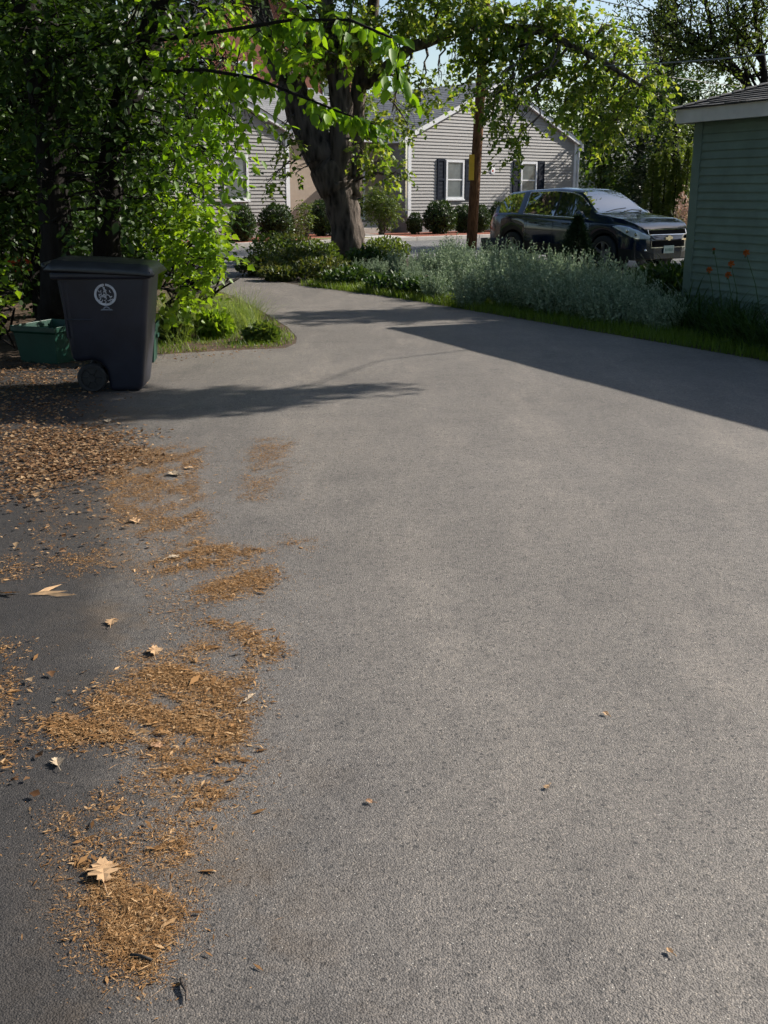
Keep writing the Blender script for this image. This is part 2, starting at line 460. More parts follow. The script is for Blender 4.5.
sheet('ground', [(-220,-60),(220,-60),(220,320),(-220,320)], 0, M_lawn)
KERB = -3.9
ROADW = 7.0
def hl(w, yl, z=0): p = HL + r2*w + b2*yl; return Vector((p.x, p.y, z))
sheet('road', [hl(-90, KERB-ROADW), hl(110, KERB-ROADW), hl(110, KERB-.01), hl(-90, KERB-.01)], .004, M_road)
g = G()
for k in range(-20, 30):
    a, b_ = hl(k*3.0, KERB), hl(k*3.0+2.985, KERB)
    c_, d_ = hl(k*3.0+2.985, KERB+.16), hl(k*3.0, KERB+.16)
    z = .13
    g.add([(*a.xy,0),(*b_.xy,0),(*c_.xy,0),(*d_.xy,0),(*a.xy,z),(*b_.xy,z),(*c_.xy,z),(*d_.xy,z)],
          [(0,1,5,4),(4,5,6,7),(2,3,7,6),(1,2,6,5),(3,0,4,7)])
tag(g.build('kerb', M_conc, bevel=.012), kind='structure')
sheet('mulch_bed', [hl(-16, KERB+.16), hl(12, KERB+.16), hl(12, 3), hl(-16, 3)], .09, M_mulch)
sheet('footpath', [hl(-4.2, KERB+.16), hl(-2.6, KERB+.16), hl(-1.8, 1.4), hl(-3.4, 1.4)], .10, M_conc)
sheet('dry_verge', [hl(-6.2, KERB+.16), hl(-4.25, KERB+.16), hl(-3.9, -1.6), hl(-6.2, -1.9)], .10, M_grassl)
sheet('back_lawn', [(5,46),(60,42),(70,75),(5,75)], .012, M_grassl)

edgeR = [gnd(*p) for p in [(1150,420),(900,384),(768,362),(700,350),(600,333),(500,316),(430,304),(380,296),(300,286),(262,279),(244,272)]]
edgeL = [gnd(*p) for p in [(-70,1150),(-45,900),(-30,700),(-25,560),(-15,470),(-60,400),(-40,372),(60,362),(150,356),(230,351),(285,349),(296,344),(297,338),(288,328),(272,318),(252,306),(232,296),(205,287)]]
road_near = lambda w: hl(w, KERB-ROADW)
dv = [(-1.7,-3),(9,-3),(9,6.5)] + edgeR
q1 = road_near(0); 
# the mouth of the driveway runs onto the street at the left
def near_at(px):
    k = (px-CX)/(FPX/cp); o = HL + b2*(KERB-ROADW); w = (k*o.y-o.x)/(r2.x-k*r2.y); return o + r2*w
dv += [near_at(238), near_at(120)] + edgeL[::-1] + [(-1.9,0)]
DRIVE = [(p[0], p[1]) for p in dv]
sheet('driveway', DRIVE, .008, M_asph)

bed = edgeR[2:] + [near_at(245), near_at(420), near_at(470)] + [Vector((2.2,24,0)), Vector((4.6,19.0,0)), Vector((5.6,16,0)), Vector((5.2,14.2,0)), Vector((7.4,9.0,0))]
sheet('planting_bed', bed, .006, M_soil)
SUVH = R(-55); hv = Vector((math.cos(SUVH), math.sin(SUVH), 0)); sv = Vector((math.sin(SUVH), -math.cos(SUVH), 0))   # forward, right
SUVC = Vector((4.50, 24.9, 0))
sheet('parking_pad', [SUVC+hv*3.3+sv*1.55, SUVC+hv*3.3-sv*6, SUVC-hv*9-sv*6, SUVC-hv*9+sv*1.55], .010, M_road)
left_floor = edgeL[4:] + [near_at(205), near_at(-200), Vector((-30,20,0)), Vector((-30,2,0)), Vector((-1.95,.5,0)), ] + edgeL[:4]
sheet('woodland_floor', left_floor, .005, M_litter)

def in_poly(P, poly):
    x, y = P[:,0], P[:,1]; ins = np.zeros(len(P), bool); n = len(poly); j = n-1
    for i in range(n):
        xi, yi = poly[i][0], poly[i][1]; xj, yj = poly[j][0], poly[j][1]
        c = ((yi > y) != (yj > y)) & (x < (xj-xi)*(y-yi)/(yj-yi+1e-12)+xi)
        ins ^= c; j = i
    return ins

def scatter(poly, n):
    a = np.array([(p[0], p[1]) for p in poly]); lo, hi = a.min(0), a.max(0); res = []
    tot = 0
    while tot < n:
        P = lo + rng.random((n*2, 2))*(hi-lo); P = P[in_poly(P, a)]; res.append(P); tot += len(P)
    return np.concatenate(res)[:n]

def vnoise(P, s, seed=0):
    """cheap smooth noise for thinning scattered points"""
    r = np.random.default_rng(seed); v = np.zeros(len(P))
    for k in range(6):
        d = r.normal(size=2)*s*(1+.5*k); v += np.sin(P@d + r.uniform(0,6.28))/(1+.3*k)
    return v

# ------------------------------------------------------------------ litter on the asphalt
patches = [
 ([(0,440),(60,430),(130,438),(118,468),(70,482),(30,495),(0,508)], 2600, 1.1),
 ([(110,448),(205,448),(198,490),(208,520),(190,545),(140,542),(105,500)], 24000, .9),
 ([(255,440),(292,440),(280,478),(262,506),(240,500),(246,470)], 5200, .8),
 ([(150,562),(200,542),(272,552),(262,560),(205,574),(165,578)], 7000, .85),
 ([(190,592),(240,576),(276,568),(274,588),(230,602),(194,601)], 5000, .85),
 ([(200,622),(238,621),(285,650),(262,668),(246,692),(228,686),(255,655),(225,632)], 2600, 1.0),
 ([(45,722),(90,706),(130,676),(190,662),(215,682),(250,697),(242,748),(165,756),(100,741),(48,756)], 15000, 1.1),
 ([(120,655),(185,655),(190,672),(130,682)], 900, .8),
 ([(185,645),(215,645),(218,655),(190,660)], 600, .8),
 ([(160,752),(238,760),(224,800),(202,834),(188,826),(208,775),(165,780)], 4200, .9),
 ([(68,815),(82,812),(102,868),(135,892),(182,898),(165,950),(150,985),(130,968),(92,935),(84,890)], 9000, .8),
 ([(150,852),(186,840),(182,866),(158,872)], 900, .8),
 ([(52,560),(110,548),(118,572),(70,580)], 900, 1.0),
 ([(268,540),(315,540),(318,552),(280,548)], 500, .8),
 ([(0,640),(14,655),(12,760),(0,790)], 700, 1.3),
 ([(115,545),(160,545),(205,600),(220,665),(180,668),(140,600)], 1700, .9),
 ([(90,795),(200,765),(192,860),(120,885)], 1500, .9),
 ([(20,470),(110,440),(130,560),(40,580)], 2600, .9),
 ([(0,555),(30,560),(20,580),(0,590)], 300, 1.3),
]
PP, SS = [], []
for poly, n, s in patches:
    gp = [gnd(*p) for p in poly]
    P = scatter(gp, int(n*5))
    # ragged margins: blur outward and thin by noise
    P += rng.normal(size=P.shape)*.022*rng.random((len(P),1))*3.2
    keep = vnoise(P, 13, len(PP)) + .7*vnoise(P, 34, len(PP)+50) > rng.normal(size=len(P))*1.0 - .45
    P = P[keep]; PP.append(P); SS.append(np.full(len(P), s))
# sparse crumbs over the left of the drive
P = scatter([gnd(*p) for p in [(0,430),(330,430),(330,700),(260,1000),(60,1010),(0,900)]], 9000)
P = P[vnoise(P, 3, 99) > rng.normal(size=len(P))*1.2 + .5]; PP.append(P); SS.append(np.full(len(P), .8))
P = scatter([gnd(*p) for p in [(150,352),(300,352),(420,470),(0,500),(0,400)]], 2200); PP.append(P); SS.append(np.full(len(P), .9))
P = np.concatenate(PP); S = np.concatenate(SS)
n = len(P); a = rng.uniform(0, 2*PI, n)
P3 = np.column_stack([P, .009 + rng.random(n)**2*.008])
U = np.column_stack([np.cos(a), np.sin(a), rng.normal(size=n)*.10]); W = np.array([0,0,1.]) + rng.normal(size=(n,3))*.22
ln = .0058*S*rng.lognormal(0, .65, n); wd = ln*rng.uniform(.12, .6, n)
nd = rng.random(n) < .006
ln = np.where(nd, rng.uniform(.03,.07,n), ln); wd = np.where(nd, .0022, wd); P3[nd,2] += .006
V, F = cloud(P3, U, W, np.column_stack([wd, ln, ln*.5]), RHOMB)
tag(np_mesh('seed_litter', V, F, L_needle), 'brown drifts of seed husks and needles swept over the asphalt', 'litter', kind='stuff')

# dead leaves under and beside the bins
PP = []
for poly, n in [([(0,430),(130,434),(118,470),(60,485),(0,510)], 5200), ([(-60,360),(150,358),(60,420),(-60,440)], 2500), ([(150,340),(290,346),(240,360),(150,362)], 350),
                ([(-200,300),(160,300),(160,350),(-200,360)], 1800), ([(0,360),(70,380),(100,430),(0,440)], 1500), ([(0,500),(60,490),(140,540),(60,580),(0,560)],160), ([(0,640),(16,660),(14,760),(0,800)],60)]:
    PP.append(scatter([gnd(*p) for p in poly], n))
PP.append(scatter([(-9,3),(-2.6,3),(-3.6,9),(-4.5,14),(-10,14)], 3500))
P = np.concatenate(PP); P = P + rng.normal(size=P.shape)*np.array([.16,.12]); n = len(P); a = rng.uniform(0, 2*PI, n)
P3 = np.column_stack([P, .014 + rng.random(n)*.012])
U = np.column_stack([np.cos(a), np.sin(a), rng.normal(size=n)*.12]); W = np.array([0,0,1.]) + rng.normal(size=(n,3))*.22
V, F = cloud(P3, U, W, np.minimum(.036, .018*rng.lognormal(0, .5, n)), LOBED)
tag(np_mesh('leaf_litter', V, F, L_dry), 'dead brown leaves strewn around the bins and the wooded edge', 'litter', kind='stuff')

OAK = [(0,-.5),(.05,-.32),(.17,-.30),(.13,-.18),(.30,-.10),(.33,.0),(.17,.02),(.34,.16),(.38,.28),(.20,.24),(.26,.42),(.14,.42),(.06,.55),(0,.5)]
def fallen_leaf(px, py, size, rot, col, label, lobes=5, curl=.05, group='single fallen leaves on the asphalt'):
    p = gnd(px, py); c = .5 if curl > .3 else 1.0
    half = [(x*c*random.uniform(.9,1.15), y) for x, y in OAK]; other = [(-x*c*random.uniform(.9,1.15), y) for x, y in OAK[1:-1]][::-1]
    pts = half + other; s_ = size*(1.25 if size in (.085,) else .9); ph = random.uniform(0,6)
    def zz(x, y): return .006 + s_*(curl*.9*abs(x)*2 + curl*.5*(y*1.6)**2 + .05*math.sin(7*y+ph)+.04*math.sin(9*x+ph)) + s_*.06
    mid = [(0, y) for y in (-.35,-.1,.12,.33)]
    vs = [(x*s_, y*s_, zz(x,y)) for x, y in pts] + [(x*s_, y*s_, zz(x,y)-.05*s_) for x, y in mid]
    n = len(pts); fs = []
    for i in range(n):
        a, b_ = pts[i], pts[(i+1) % n]; m = min(range(4), key=lambda k: abs(mid[k][1]-(a[1]+b_[1])/2))
        m2 = min(range(4), key=lambda k: abs(mid[k][1]-(pts[(i+2)%n][1]+b_[1])/2))
        fs.append((i, (i+1) % n, n+m))
        if m2 != m: fs.append(((i+1) % n, n+m2, n+m))
    g = G(); g.add(vs, fs)
    g.tube([(0,-.5*s_,zz(0,-.5)),(.02*s_,-.7*s_,.010),(.06*s_,-.85*s_,.007)], [.0014,.0012,.001], 5)
    o = g.build('fallen_leaf', col); o.location = (p.x, p.y, .008); o.rotation_euler = (0,0,rot)
    return tag(o, label, 'leaf', group)

M_tan = pm('tan_leaf', (.43,.27,.14), .85, .25, 25); M_pale = pm('pale_leaf', (.40,.31,.21), .85, .25, 25); M_brn = pm('brown_leaf', (.34,.19,.10), .85, .3, 25)
fallen_leaf(104,879,.085,.3,M_tan,'broad tan lobed leaf, largest and nearest leaf on the asphalt')
fallen_leaf(176,477,.11,.8,M_pale,'pale curled leaf on the brown drift in front of the bin')
fallen_leaf(190,470,.07,2.0,M_tan,'small tan leaf just behind the pale curled one')
fallen_leaf(155,656,.095,.2,M_tan,'orange tan leaf at the top of the large seed drift')
fallen_leaf(249,704,.075,-.6,M_pale,'pale crumpled leaf at the right tip of the large seed drift',5,.32)
fallen_leaf(58,768,.06,.4,M_pale,'greyish crumpled leaf on bare asphalt at the left',5,.08)
fallen_leaf(137,524,.09,1.1,M_tan,'flat tan leaf in the middle of the upper drift')
fallen_leaf(158,750,.05,1.1,M_brn,'small brown leaf on the lower rim of the large drift')
fallen_leaf(112,626,.075,.1,M_tan,'thin tan leaf left of the narrow winding drift')
fallen_leaf(173,560,.07,-.8,M_pale,'pale leaf scrap on the drift across the drive')
fallen_leaf(370,806,.028,1.0,M_brn,'tiny curled brown leaf alone near the middle of the drive')
fallen_leaf(547,791,.026,2.4,M_tan,'tiny tan leaf alone right of the middle of the drive')
fallen_leaf(670,957,.024,.4,M_tan,'tiny yellowish leaf alone near the lower right corner',5,.1)
fallen_leaf(606,718,.03,.4,M_tan,'tiny pale leaf scrap on the open asphalt to the right',5,.1)
fallen_leaf(108,293+130,.09,.4,M_pale,'pale leaf lying on dark ground right below the bin')
# cluster of dry keys at the left edge
p = gnd(28, 598); g = G()
for k, (dx, dy, a, l) in enumerate([(0,0,.2,.16),(.03,.01,.9,.13),(-.05,-.02,2.6,.14),(-.03,.03,3.4,.12),(.07,.0,-.1,.14)]):
    c, s_ = math.cos(a), math.sin(a)
    g.add([(dx,dy,.016),(dx+c*l*.4-s_*.007,dy+s_*l*.4+c*.007,.024),(dx+c*l,dy+s_*l,.02),(dx+c*l*.4+s_*.008,dy+s_*l*.4-c*.008,.012)], [(0,1,2,3)])
o = g.build('dry_leaf_bunch', M_tan); o.location = p
tag(o, 'bunch of narrow dry tan leaves on the asphalt at the left edge', 'leaves')
def twig(px, py, pts, r, mat, label):
    p = gnd(px, py); g = G(); g.tube(pts, [r, r*1.1, r*.9, r*.6][:len(pts)], 6, rough=.2)
    o = g.build('twig', mat, smooth=True); o.location = (p.x, p.y, .012); return tag(o, label, 'twig', 'twigs on the asphalt')
twig(184,996,[(-.012,.035,.003),(-.004,.012,.004),(.008,-.008,.006),(.010,-.03,.003)],.0035,M_bark,'pale bent twig on the asphalt at the bottom edge')
twig(142,963,[(-.025,.008,.004),(0,0,.005),(.024,-.010,.004)],.004,M_rub,'short black stick on the lowest patch of seed drift')

# ------------------------------------------------------------------ grass
def grass(name, poly, n, L, w, mat, label, lean=.35, droop=.35, fn=None, nseg=3):
    P = scatter(poly, n)
    if fn is not None: P = P[fn(P)]
    m = len(P); P3 = np.column_stack([P, np.full(m, .004)])
    V, F = ribbons(P3, rng.uniform(0,2*PI,m), L*rng.uniform(.5,1.25,m), w*rng.uniform(.7,1.3,m), lean*rng.random(m), droop*rng.uniform(.3,1.4,m), nseg)
    return tag(np_mesh(name, V, F, mat), label, 'grass', kind='stuff')

def strip(edge, w0, w1, off=0):
    e = [Vector((p.x, p.y, 0)) for p in edge]; a, b = [], []
    for i, p in enumerate(e):
        t = e[min(i+1,len(e)-1)] - e[max(i-1,0)]; t.normalize(); nn = Vector((t.y, -t.x, 0))
        if nn.y < 0: nn = -nn
        w = w0 + (w1-w0)*i/(len(e)-1)
        a.append(p + nn*(off)); b.append(p + nn*(off+w))
    return a + b[::-1]
verge = strip(edgeR[1:9], .95, .8, -.03)
grass('verge_grass', verge, 16000, .14, .008, L_grass, 'short green grass verge along the right edge of the driveway')
tuft_poly = [gnd(*p) for p in [(160,355),(230,350),(275,348),(294,344),(295,338),(286,329),(270,319),(248,306),(205,300),(160,310)]]
tp_in = [gnd(*p) for p in [(165,347),(225,345),(262,338),(258,325),(236,312),(205,305),(165,315)]]
g1 = grass('tall_grass', tp_in, 9000, .58, .0045, L_tuft, 'tuft of long fine green grass at the rounded driveway corner', .6, .75, lambda P: vnoise(P, 7, 7) > rng.normal(size=len(P))*.35 + .3, 5)
grass('corner_grass', tuft_poly, 7000, .085, .007, L_grass, 'short yellowing grass along the rounded driveway corner', .6, .5, lambda P: vnoise(P, 4, 17) > rng.normal(size=len(P))*.6 - .5)
grass('far_lawn', [(5,46),(40,44),(45,56),(5,58)], 6000, .25, .03, L_tuft, 'pale sunlit lawn behind the parked car')

# ------------------------------------------------------------------ trees
def curve(p0, p1, sag=0., jit=.1, n=6):
    p0, p1 = Vector(p0), Vector(p1); L = (p1-p0).length; pts = []
    for i in range(n+1):
        t = i/n; p = p0.lerp(p1, t); p.z += sag*L*math.sin(PI*t)
        if 0 < i < n: p += Vector((random.gauss(0,1), random.gauss(0,1), random.gauss(0,.6)))*jit*L*.12
        pts.append(p)
    return pts

def B(px, py, Y, rpx, flat=.8, depth=1.0):
    c = at(px, py, Y); r = rpx*Y/(FPX/cp)
    return (tuple(c), (r, r*depth, r*flat))

def tree(name, label, base, stems, blobs, leaf, mat, bark, size, dens, nl=8, L=.6, tmpl=LOBED, group=None, droop=.35, shell=.3, twigs=True, cat='tree', limbs=True, limb_r=.05):
    """stems: list of (points, radii); blobs: ellipsoids of foliage, each tied to the nearest stem point by a limb"""
    root = empty(name, base, label, cat, group)
    g = G(); sp_ = []
    for pts, rad in stems:
        n = len(pts)
        fine, fr = [], []
        for i in range(n-1):
            for k in range(4):
                t = k/4; fine.append(Vector(pts[i]).lerp(Vector(pts[i+1]), t)); fr.append(rad[i]*(1-t)+rad[i+1]*t)
        fine.append(Vector(pts[-1])); fr.append(rad[-1])
        g.tube(fine, fr, 12, rough=.09); sp_ += list(zip(fine, fr))
    VV, FF, off = [], [], 0; tw = G()
    for c, r in blobs:
        rr = max(r); cv = Vector(c)
        if limbs:
            s0, r0 = min(sp_, key=lambda q: (q[0]-cv).length + abs(q[0].z - cv.z)*-.15)
            lr = min(r0*.6, limb_r*(.6 + .5*rr))
            pts = curve(s0, cv, .06, .5, 6); g.tube(pts, [lr*(1-.12*i) for i in range(7)], 6, rough=.08)
            for k in range(4):
                d = Vector((random.gauss(0,1), random.gauss(0,1), random.gauss(0,.7))); d.normalize()
                e = cv + Vector((d.x*r[0], d.y*r[1], d.z*r[2]))*.85
                st = pts[random.choice((3,4,5))]
                g.tube(curve(st, e, .05, .6, 4), [lr*.35, lr*.28, lr*.2, lr*.14, lr*.08], 5)
        ntw = max(4, int(dens*(r[0]*r[1]*r[2])**(2/3)/(size*size*nl)*18))
        P, U, W, S, tinfo = twig_leaves(c, r, ntw, nl, size, L, droop, shell)
        V, F = cloud(P, U, W, S, tmpl); VV.append(V); FF.append(F+off); off += len(V)
        if twigs:
            O, T, Lw = tinfo
            for i in range(0, len(O), 4):
                e = O[i] + T[i]*Lw[i]; e[2] -= droop*.5*Lw[i]
                tw.tube([O[i]-T[i]*Lw[i]*.5, O[i], e], [.006,.005,.002], 3, cap=False)
    if twigs: g.add(tw.v, tw.f)
    g.build('trunk', bark, root, world=True, smooth=True)
    np_mesh('crown', np.concatenate(VV), np.concatenate(FF), mat, root)
    return root

# the old maple at the far side of the bed
MY = 27.0
mb = gnd(347, 259)
px2 = lambda lst, Y: [at(x, y, Y if not isinstance(Y, list) else Y[i]) for i, (x, y) in enumerate(lst)]
stem0 = ([mb + Vector((0,0,-.05)), at(349,248,MY), at(346,225,MY), at(341,200,MY), at(338,182,MY)], [.58,.43,.385,.40,.43])
stemL = ([at(338,190,MY), at(322,158,MY), at(306,122,MY), at(290,85,MY), at(268,40,MY), at(255,-20,MY)], [.45,.44,.38,.34,.26,.18])
stemR = ([at(350,196,MY), at(354,160,MY+.1), at(356,120,MY+.2), at(360,80,MY+.2), at(372,20,MY+.3), at(378,-60,MY+.3)], [.30,.22,.20,.18,.15,.10])
stemM = ([at(340,178,MY), at(340,140,MY-.2), at(342,105,MY-.3), at(335,60,MY-.4), at(325,0,MY-.6), at(320,-80,MY-.6)], [.33,.28,.26,.22,.18,.12])
stemW = ([at(365,85,MY), at(410,48,MY-.5), at(470,26,MY-1.2), at(540,30,MY-2), at(600,60,MY-2.3), at(640,85,MY-2.4)], [.14,.13,.12,.09,.06,.03])
mblobs = [B(*q) for q in [
 (286,148,26,11),(268,182,26,7),(297,172,26,6),(282,128,26,8),
 (380,165,26,13),(396,172,25.5,10),(374,140,27,17),(392,112,27,17),(408,126,26,10),(362,150,26,10),
 (300,35,26,30),(335,25,26,38),(375,45,27,30),(420,14,27,26),(365,90,27.5,18),(350,60,28,25),(330,110,28,16),
 (425,98,26,14),(410,78,26,14),(440,78,26,9),(455,60,26,10),
 (480,30,25,28),(515,28,25,34),(558,42,25,33),(600,62,25,30),(636,88,25,20),(590,94,25,26),(545,78,25,21),(500,88,24,24),
 (492,118,24,15),(506,138,24,12),(514,155,24,9),(522,118,25,8),(566,108,25,13),(592,128,25,10),(612,124,25,16),(628,116,25,14),
 (622,46,25,18),(648,74,25,13),(604,24,25,14),(545,4,25,26),(480,2,25,28),(430,-10,26,26),(572,14,25,20),
 (450,18,25.5,20),(400,10,26,24),(470,48,25.5,15),(350,15,26.5,30),(318,58,27,16),(300,75,27.5,12),(392,62,26,12),(480,68,25,18),(520,64,25,22),(660,100,25,9),(596,148,25,8),(470,90,25.5,9)]]
up = [B(*q) for q in [(300,-50,27,42),(360,-60,27,42),(420,-60,26.5,40),(255,-40,27,38),(330,-120,26.6,48),(390,-120,27,45),(480,-50,25.5,36)]] + [((-1,27,9.8),(3.2,3,1.6)), ((3.2,26,9.8),(3,2.6,1.4)), ((-4,27,9.8),(2.6,2.6,1.6)), ((.5,29,11.5),(4,3,1.8))]
tree('maple_tree', 'old forked maple with thick dark trunk standing in the bed left of the pole', mb,
     [stem0, stemL, stemR, stemM, stemW], mblobs + up, None, L_maple, M_bark, .125, 1.55, 8, .42, LOBED, None, .5, .2, True)

# trees at the left, close to the bins
OY = 11.6
t1 = [at(58,300,OY), at(57,240,OY), at(50,150,OY), at(42,80,OY), at(26,0,OY), at(10,-120,OY), at(0,-260,OY)]
oak_blobs = [B(*q) for q in [(20,40,12.5,55),(75,60,12.5,50),(15,140,13.5,45),(88,150,13,40),(110,90,12.6,45),(10,210,14,35),(60,20,11,50)]]
oak_blobs += [((-4.6,11,5.2),(1.6,1.6,.9)), ((-2.8,10.6,5.4),(1.5,1.5,.8)), ((-6.4,10.5,5.0),(1.7,1.7,1.1)), ((-4.2,9.2,5.6),(1.6,1.4,.8)), ((-1.4,10.8,5.8),(1.2,1.2,.7)), ((-6,8.2,5),(1.6,1.4,1)), ((-3.4,12.5,6.4),(2.2,2,1.2))]  # unseen crown above the frame, added to block sky light
oak_blobs += [((x_, y_, 6.2+.5*math.sin(x_*3+y_)), (1.7,1.7,.8)) for x_ in (-8,-5.6,-3.2,-1.0) for y_ in (2.6,5.4,8.0)]  # more unseen canopy nearer the camera, added to darken the left side
oak_blobs += [B(*q) for q in [(60,60,10.8,34),(30,100,11,30),(75,130,10.9,26),(45,180,11,22),(95,190,10.8,20),(100,60,10.8,34),(140,40,10.6,30),(20,30,10.8,36),(70,225,11,16),(180,60,11.4,34),(150,105,11.8,36),(135,20,11,38),(120,180,12.3,34),(160,200,11.9,24),(105,130,11.3,28),(120,80,11.3,28),(100,200,11.4,20),(165,160,11.9,28),(145,140,11.2,24)]]  # foliage before the trunks and inside the linden, in the shade-darkened leaf colour
tree('oak_tree', 'tall dark straight trunk tree directly behind the bins, in deep shade', gnd(58,322),
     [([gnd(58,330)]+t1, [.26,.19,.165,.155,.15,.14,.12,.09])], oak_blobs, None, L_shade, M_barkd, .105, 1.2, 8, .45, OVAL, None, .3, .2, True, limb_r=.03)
LY = 12.0
t2 = [at(108,300,LY), at(107,240,LY), at(110,170,LY), at(122,110,LY), at(145,50,LY), at(168,-10,LY), at(200,-120,LY)]
lind = [B(*q) for q in [(212,60,10.5,30),(222,104,10.4,24),(213,138,10.6,13),(208,160,10.9,20),(198,118,10.8,30),(232,25,10,24),(172,150,11.2,24),
        (222,10,10,28),(195,12,10.4,32),(228,84,10.1,17),(236,62,10.1,10),(230,122,10.4,15),(240,88,10.2,12),(224,164,10.7,14),(246,130,10.3,8),(205,190,10.8,10)]]
lind += [B(*q) for q in [(290,8,9.6,26),(268,35,9.6,20),(318,28,9.6,15),(345,12,9.5,16),(300,48,9.6,13),(330,50,9.4,9)]]
lind_root = tree('linden_tree', 'leaning linden with bright backlit leaves beside the oak trunk', gnd(108,318),
     [([gnd(108,324)]+t2, [.22,.17,.15,.145,.14,.13,.11,.08])], lind, None, L_lind, M_barkd, .10, 1.0, 7, .42, OVAL, None, .55, .2, True, limb_r=.022)
# its long low branch reaching over the drive, hung with big leaves
def leafy_branch(root, name, pts, ntw, nl, size, L, seedjit=.12):
    g = G(); g.tube(pts, [.016*(1-.8*i/(len(pts)-1))+.003 for i in range(len(pts))], 6)
    g.build(name, M_barkd, root, world=True, smooth=True)
    A = np.array([tuple(p) for p in pts]); t = rng.random(ntw)*(len(pts)-1.001); i = t.astype(int); f = (t-i)[:,None]
    O = A[i]*(1-f) + A[i+1]*f; d = nrm(A[i+1]-A[i]); sd = nrm(np.cross(d, [0,0,1.])); sg = np.where(rng.random(ntw) > .5, 1, -1)[:,None]
    T = nrm(d*.7 + sd*sg*.7 + rng.normal(size=(ntw,3))*.25 + np.array([0,0,-.35]))
    tt = (np.arange(nl)+.4)/nl; Lw = L*rng.uniform(.5,1.2,ntw)
    P = O[:,None,:] + T[:,None,:]*(tt[None,:,None]*Lw[:,None,None])
    U = T[:,None,:]*.5 + rng.normal(size=P.shape)*.4 + np.array([0,0,-.75]); W = rng.normal(size=P.shape)*.6 + np.array([.2,-.5,.6])
    V, F = cloud(P.reshape(-1,3), U.reshape(-1,3), W.reshape(-1,3), size*rng.uniform(.6,1.15,ntw*nl), OVAL)
    np_mesh('leaf_spray', V, F, L_lind, root)
leafy_branch(lind_root, 'branch', [at(150,70,10.8), at(205,70,10.0), at(255,78,9.4), at(300,96,9.1), at(340,112,8.9), at(374,124,8.8)], 48, 6, .115, .24)
leafy_branch(lind_root, 'branch', [at(160,40,10.8), at(230,30,9.8), at(290,20,9.2), at(350,20,8.6), at(392,38,8.2), at(398,80,8.1)], 30, 5, .115, .24)

def bush(name, label, base, blobs, mat, size, dens, nl=7, L=.3, tmpl=OVAL, bark=M_barkd, group=None, cat='shrub', droop=.3, shell=.25):
    root = empty(name, base, label, cat, group); g = G()
    VV, FF, off = [], [], 0
    for c, r in blobs:
        for k in range(3):
            e = Vector(c) + Vector((random.gauss(0,.22)*r[0], random.gauss(0,.22)*r[1], random.gauss(0,.2)*r[2]))
            g.tube(curve(Vector(base)+Vector((random.gauss(0,.05),random.gauss(0,.05),0)), e, .08, .5, 5), [.018,.015,.012,.01,.007,.004], 5)
        ntw = max(4, int(dens*(r[0]*r[1]*r[2])**(2/3)/(size*size*nl)*18))
        P, U, W, S, _ = twig_leaves(c, r, ntw, nl, size, L, droop, shell)
        P[:,2] = np.maximum(P[:,2], .03)
        V, F = cloud(P, U, W, S, tmpl); VV.append(V); FF.append(F+off); off += len(V)
    g.build('stem', bark, root, world=True, smooth=True)
    np_mesh('foliage', np.concatenate(VV), np.concatenate(FF), mat, root)
    return root

bush('leafy_bush', 'sunlit yellow-green bush beside the driveway, right of the wheeled bin', gnd(190,322),
     [B(*q) for q in [(200,222,11,20),(210,250,11,15),(190,242,11.4,22),(212,272,10.8,10),(190,285,11,13),(168,268,11.5,20),(172,218,12,24),(200,197,11.2,13),(226,258,10.8,7),(175,300,11,13)]],
     L_bush, .085, 2.3, 7, .3, LOBED)
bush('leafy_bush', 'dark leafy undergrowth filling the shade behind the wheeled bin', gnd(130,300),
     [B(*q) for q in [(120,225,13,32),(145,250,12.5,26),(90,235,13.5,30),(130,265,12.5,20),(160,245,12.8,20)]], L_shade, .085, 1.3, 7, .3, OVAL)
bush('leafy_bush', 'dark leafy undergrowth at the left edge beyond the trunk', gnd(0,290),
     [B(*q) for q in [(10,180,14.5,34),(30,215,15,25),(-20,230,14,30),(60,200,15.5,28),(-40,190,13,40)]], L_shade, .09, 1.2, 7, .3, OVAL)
bush('leafy_bush', 'small pale-leaved sprig poking in at the left edge by the green tub', gnd(-12,345),
     [B(-8,300,9.6,14), B(-4,278,9.7,9), B(2,312,9.5,8), B(-20,320,9.6,14)], L_bush, .08, 1.0, 6, .22, LOBED)

# woodland behind at the left
for k, (x, y, h, lab) in enumerate([(-9,19,8.5,'shaded woodland tree far left behind the bins'),(-6.6,22,9,'shaded woodland tree between the oak and the house'),
                                   (-12.5,25,10,'tallest shaded woodland tree at the far left'),(-8.0,13.8,7.5,'dense shaded tree just left of the oak trunk'),(-5.4,17,7,'low shaded tree behind the sunlit bush'),(-4.5,14.6,6.2,'shaded young tree between the oak and linden trunks'),(-4.6,19.5,8,'shaded tree behind the linden trunk')]):
    bl = []
    for j in range(16):
        zz = random.uniform(.15, 1)*h; a = random.uniform(0, 2*PI); q = random.uniform(.2,1)*h*.24
        bl.append(((x+q*math.cos(a), y+q*math.sin(a), zz), (h*.19, h*.19, h*.14)))
    tree('woodland_tree', lab, (x,y,0), [([(x,y,0),(x+.1,y,h*.3),(x-.1,y+.1,h*.6),(x+.2,y,h*.9)], [.2,.16,.12,.05])], bl, None, L_shade, M_barkd, .13, .95, 7, .5, RHOMB, 'woodland trees at the left', .3, .2, False)

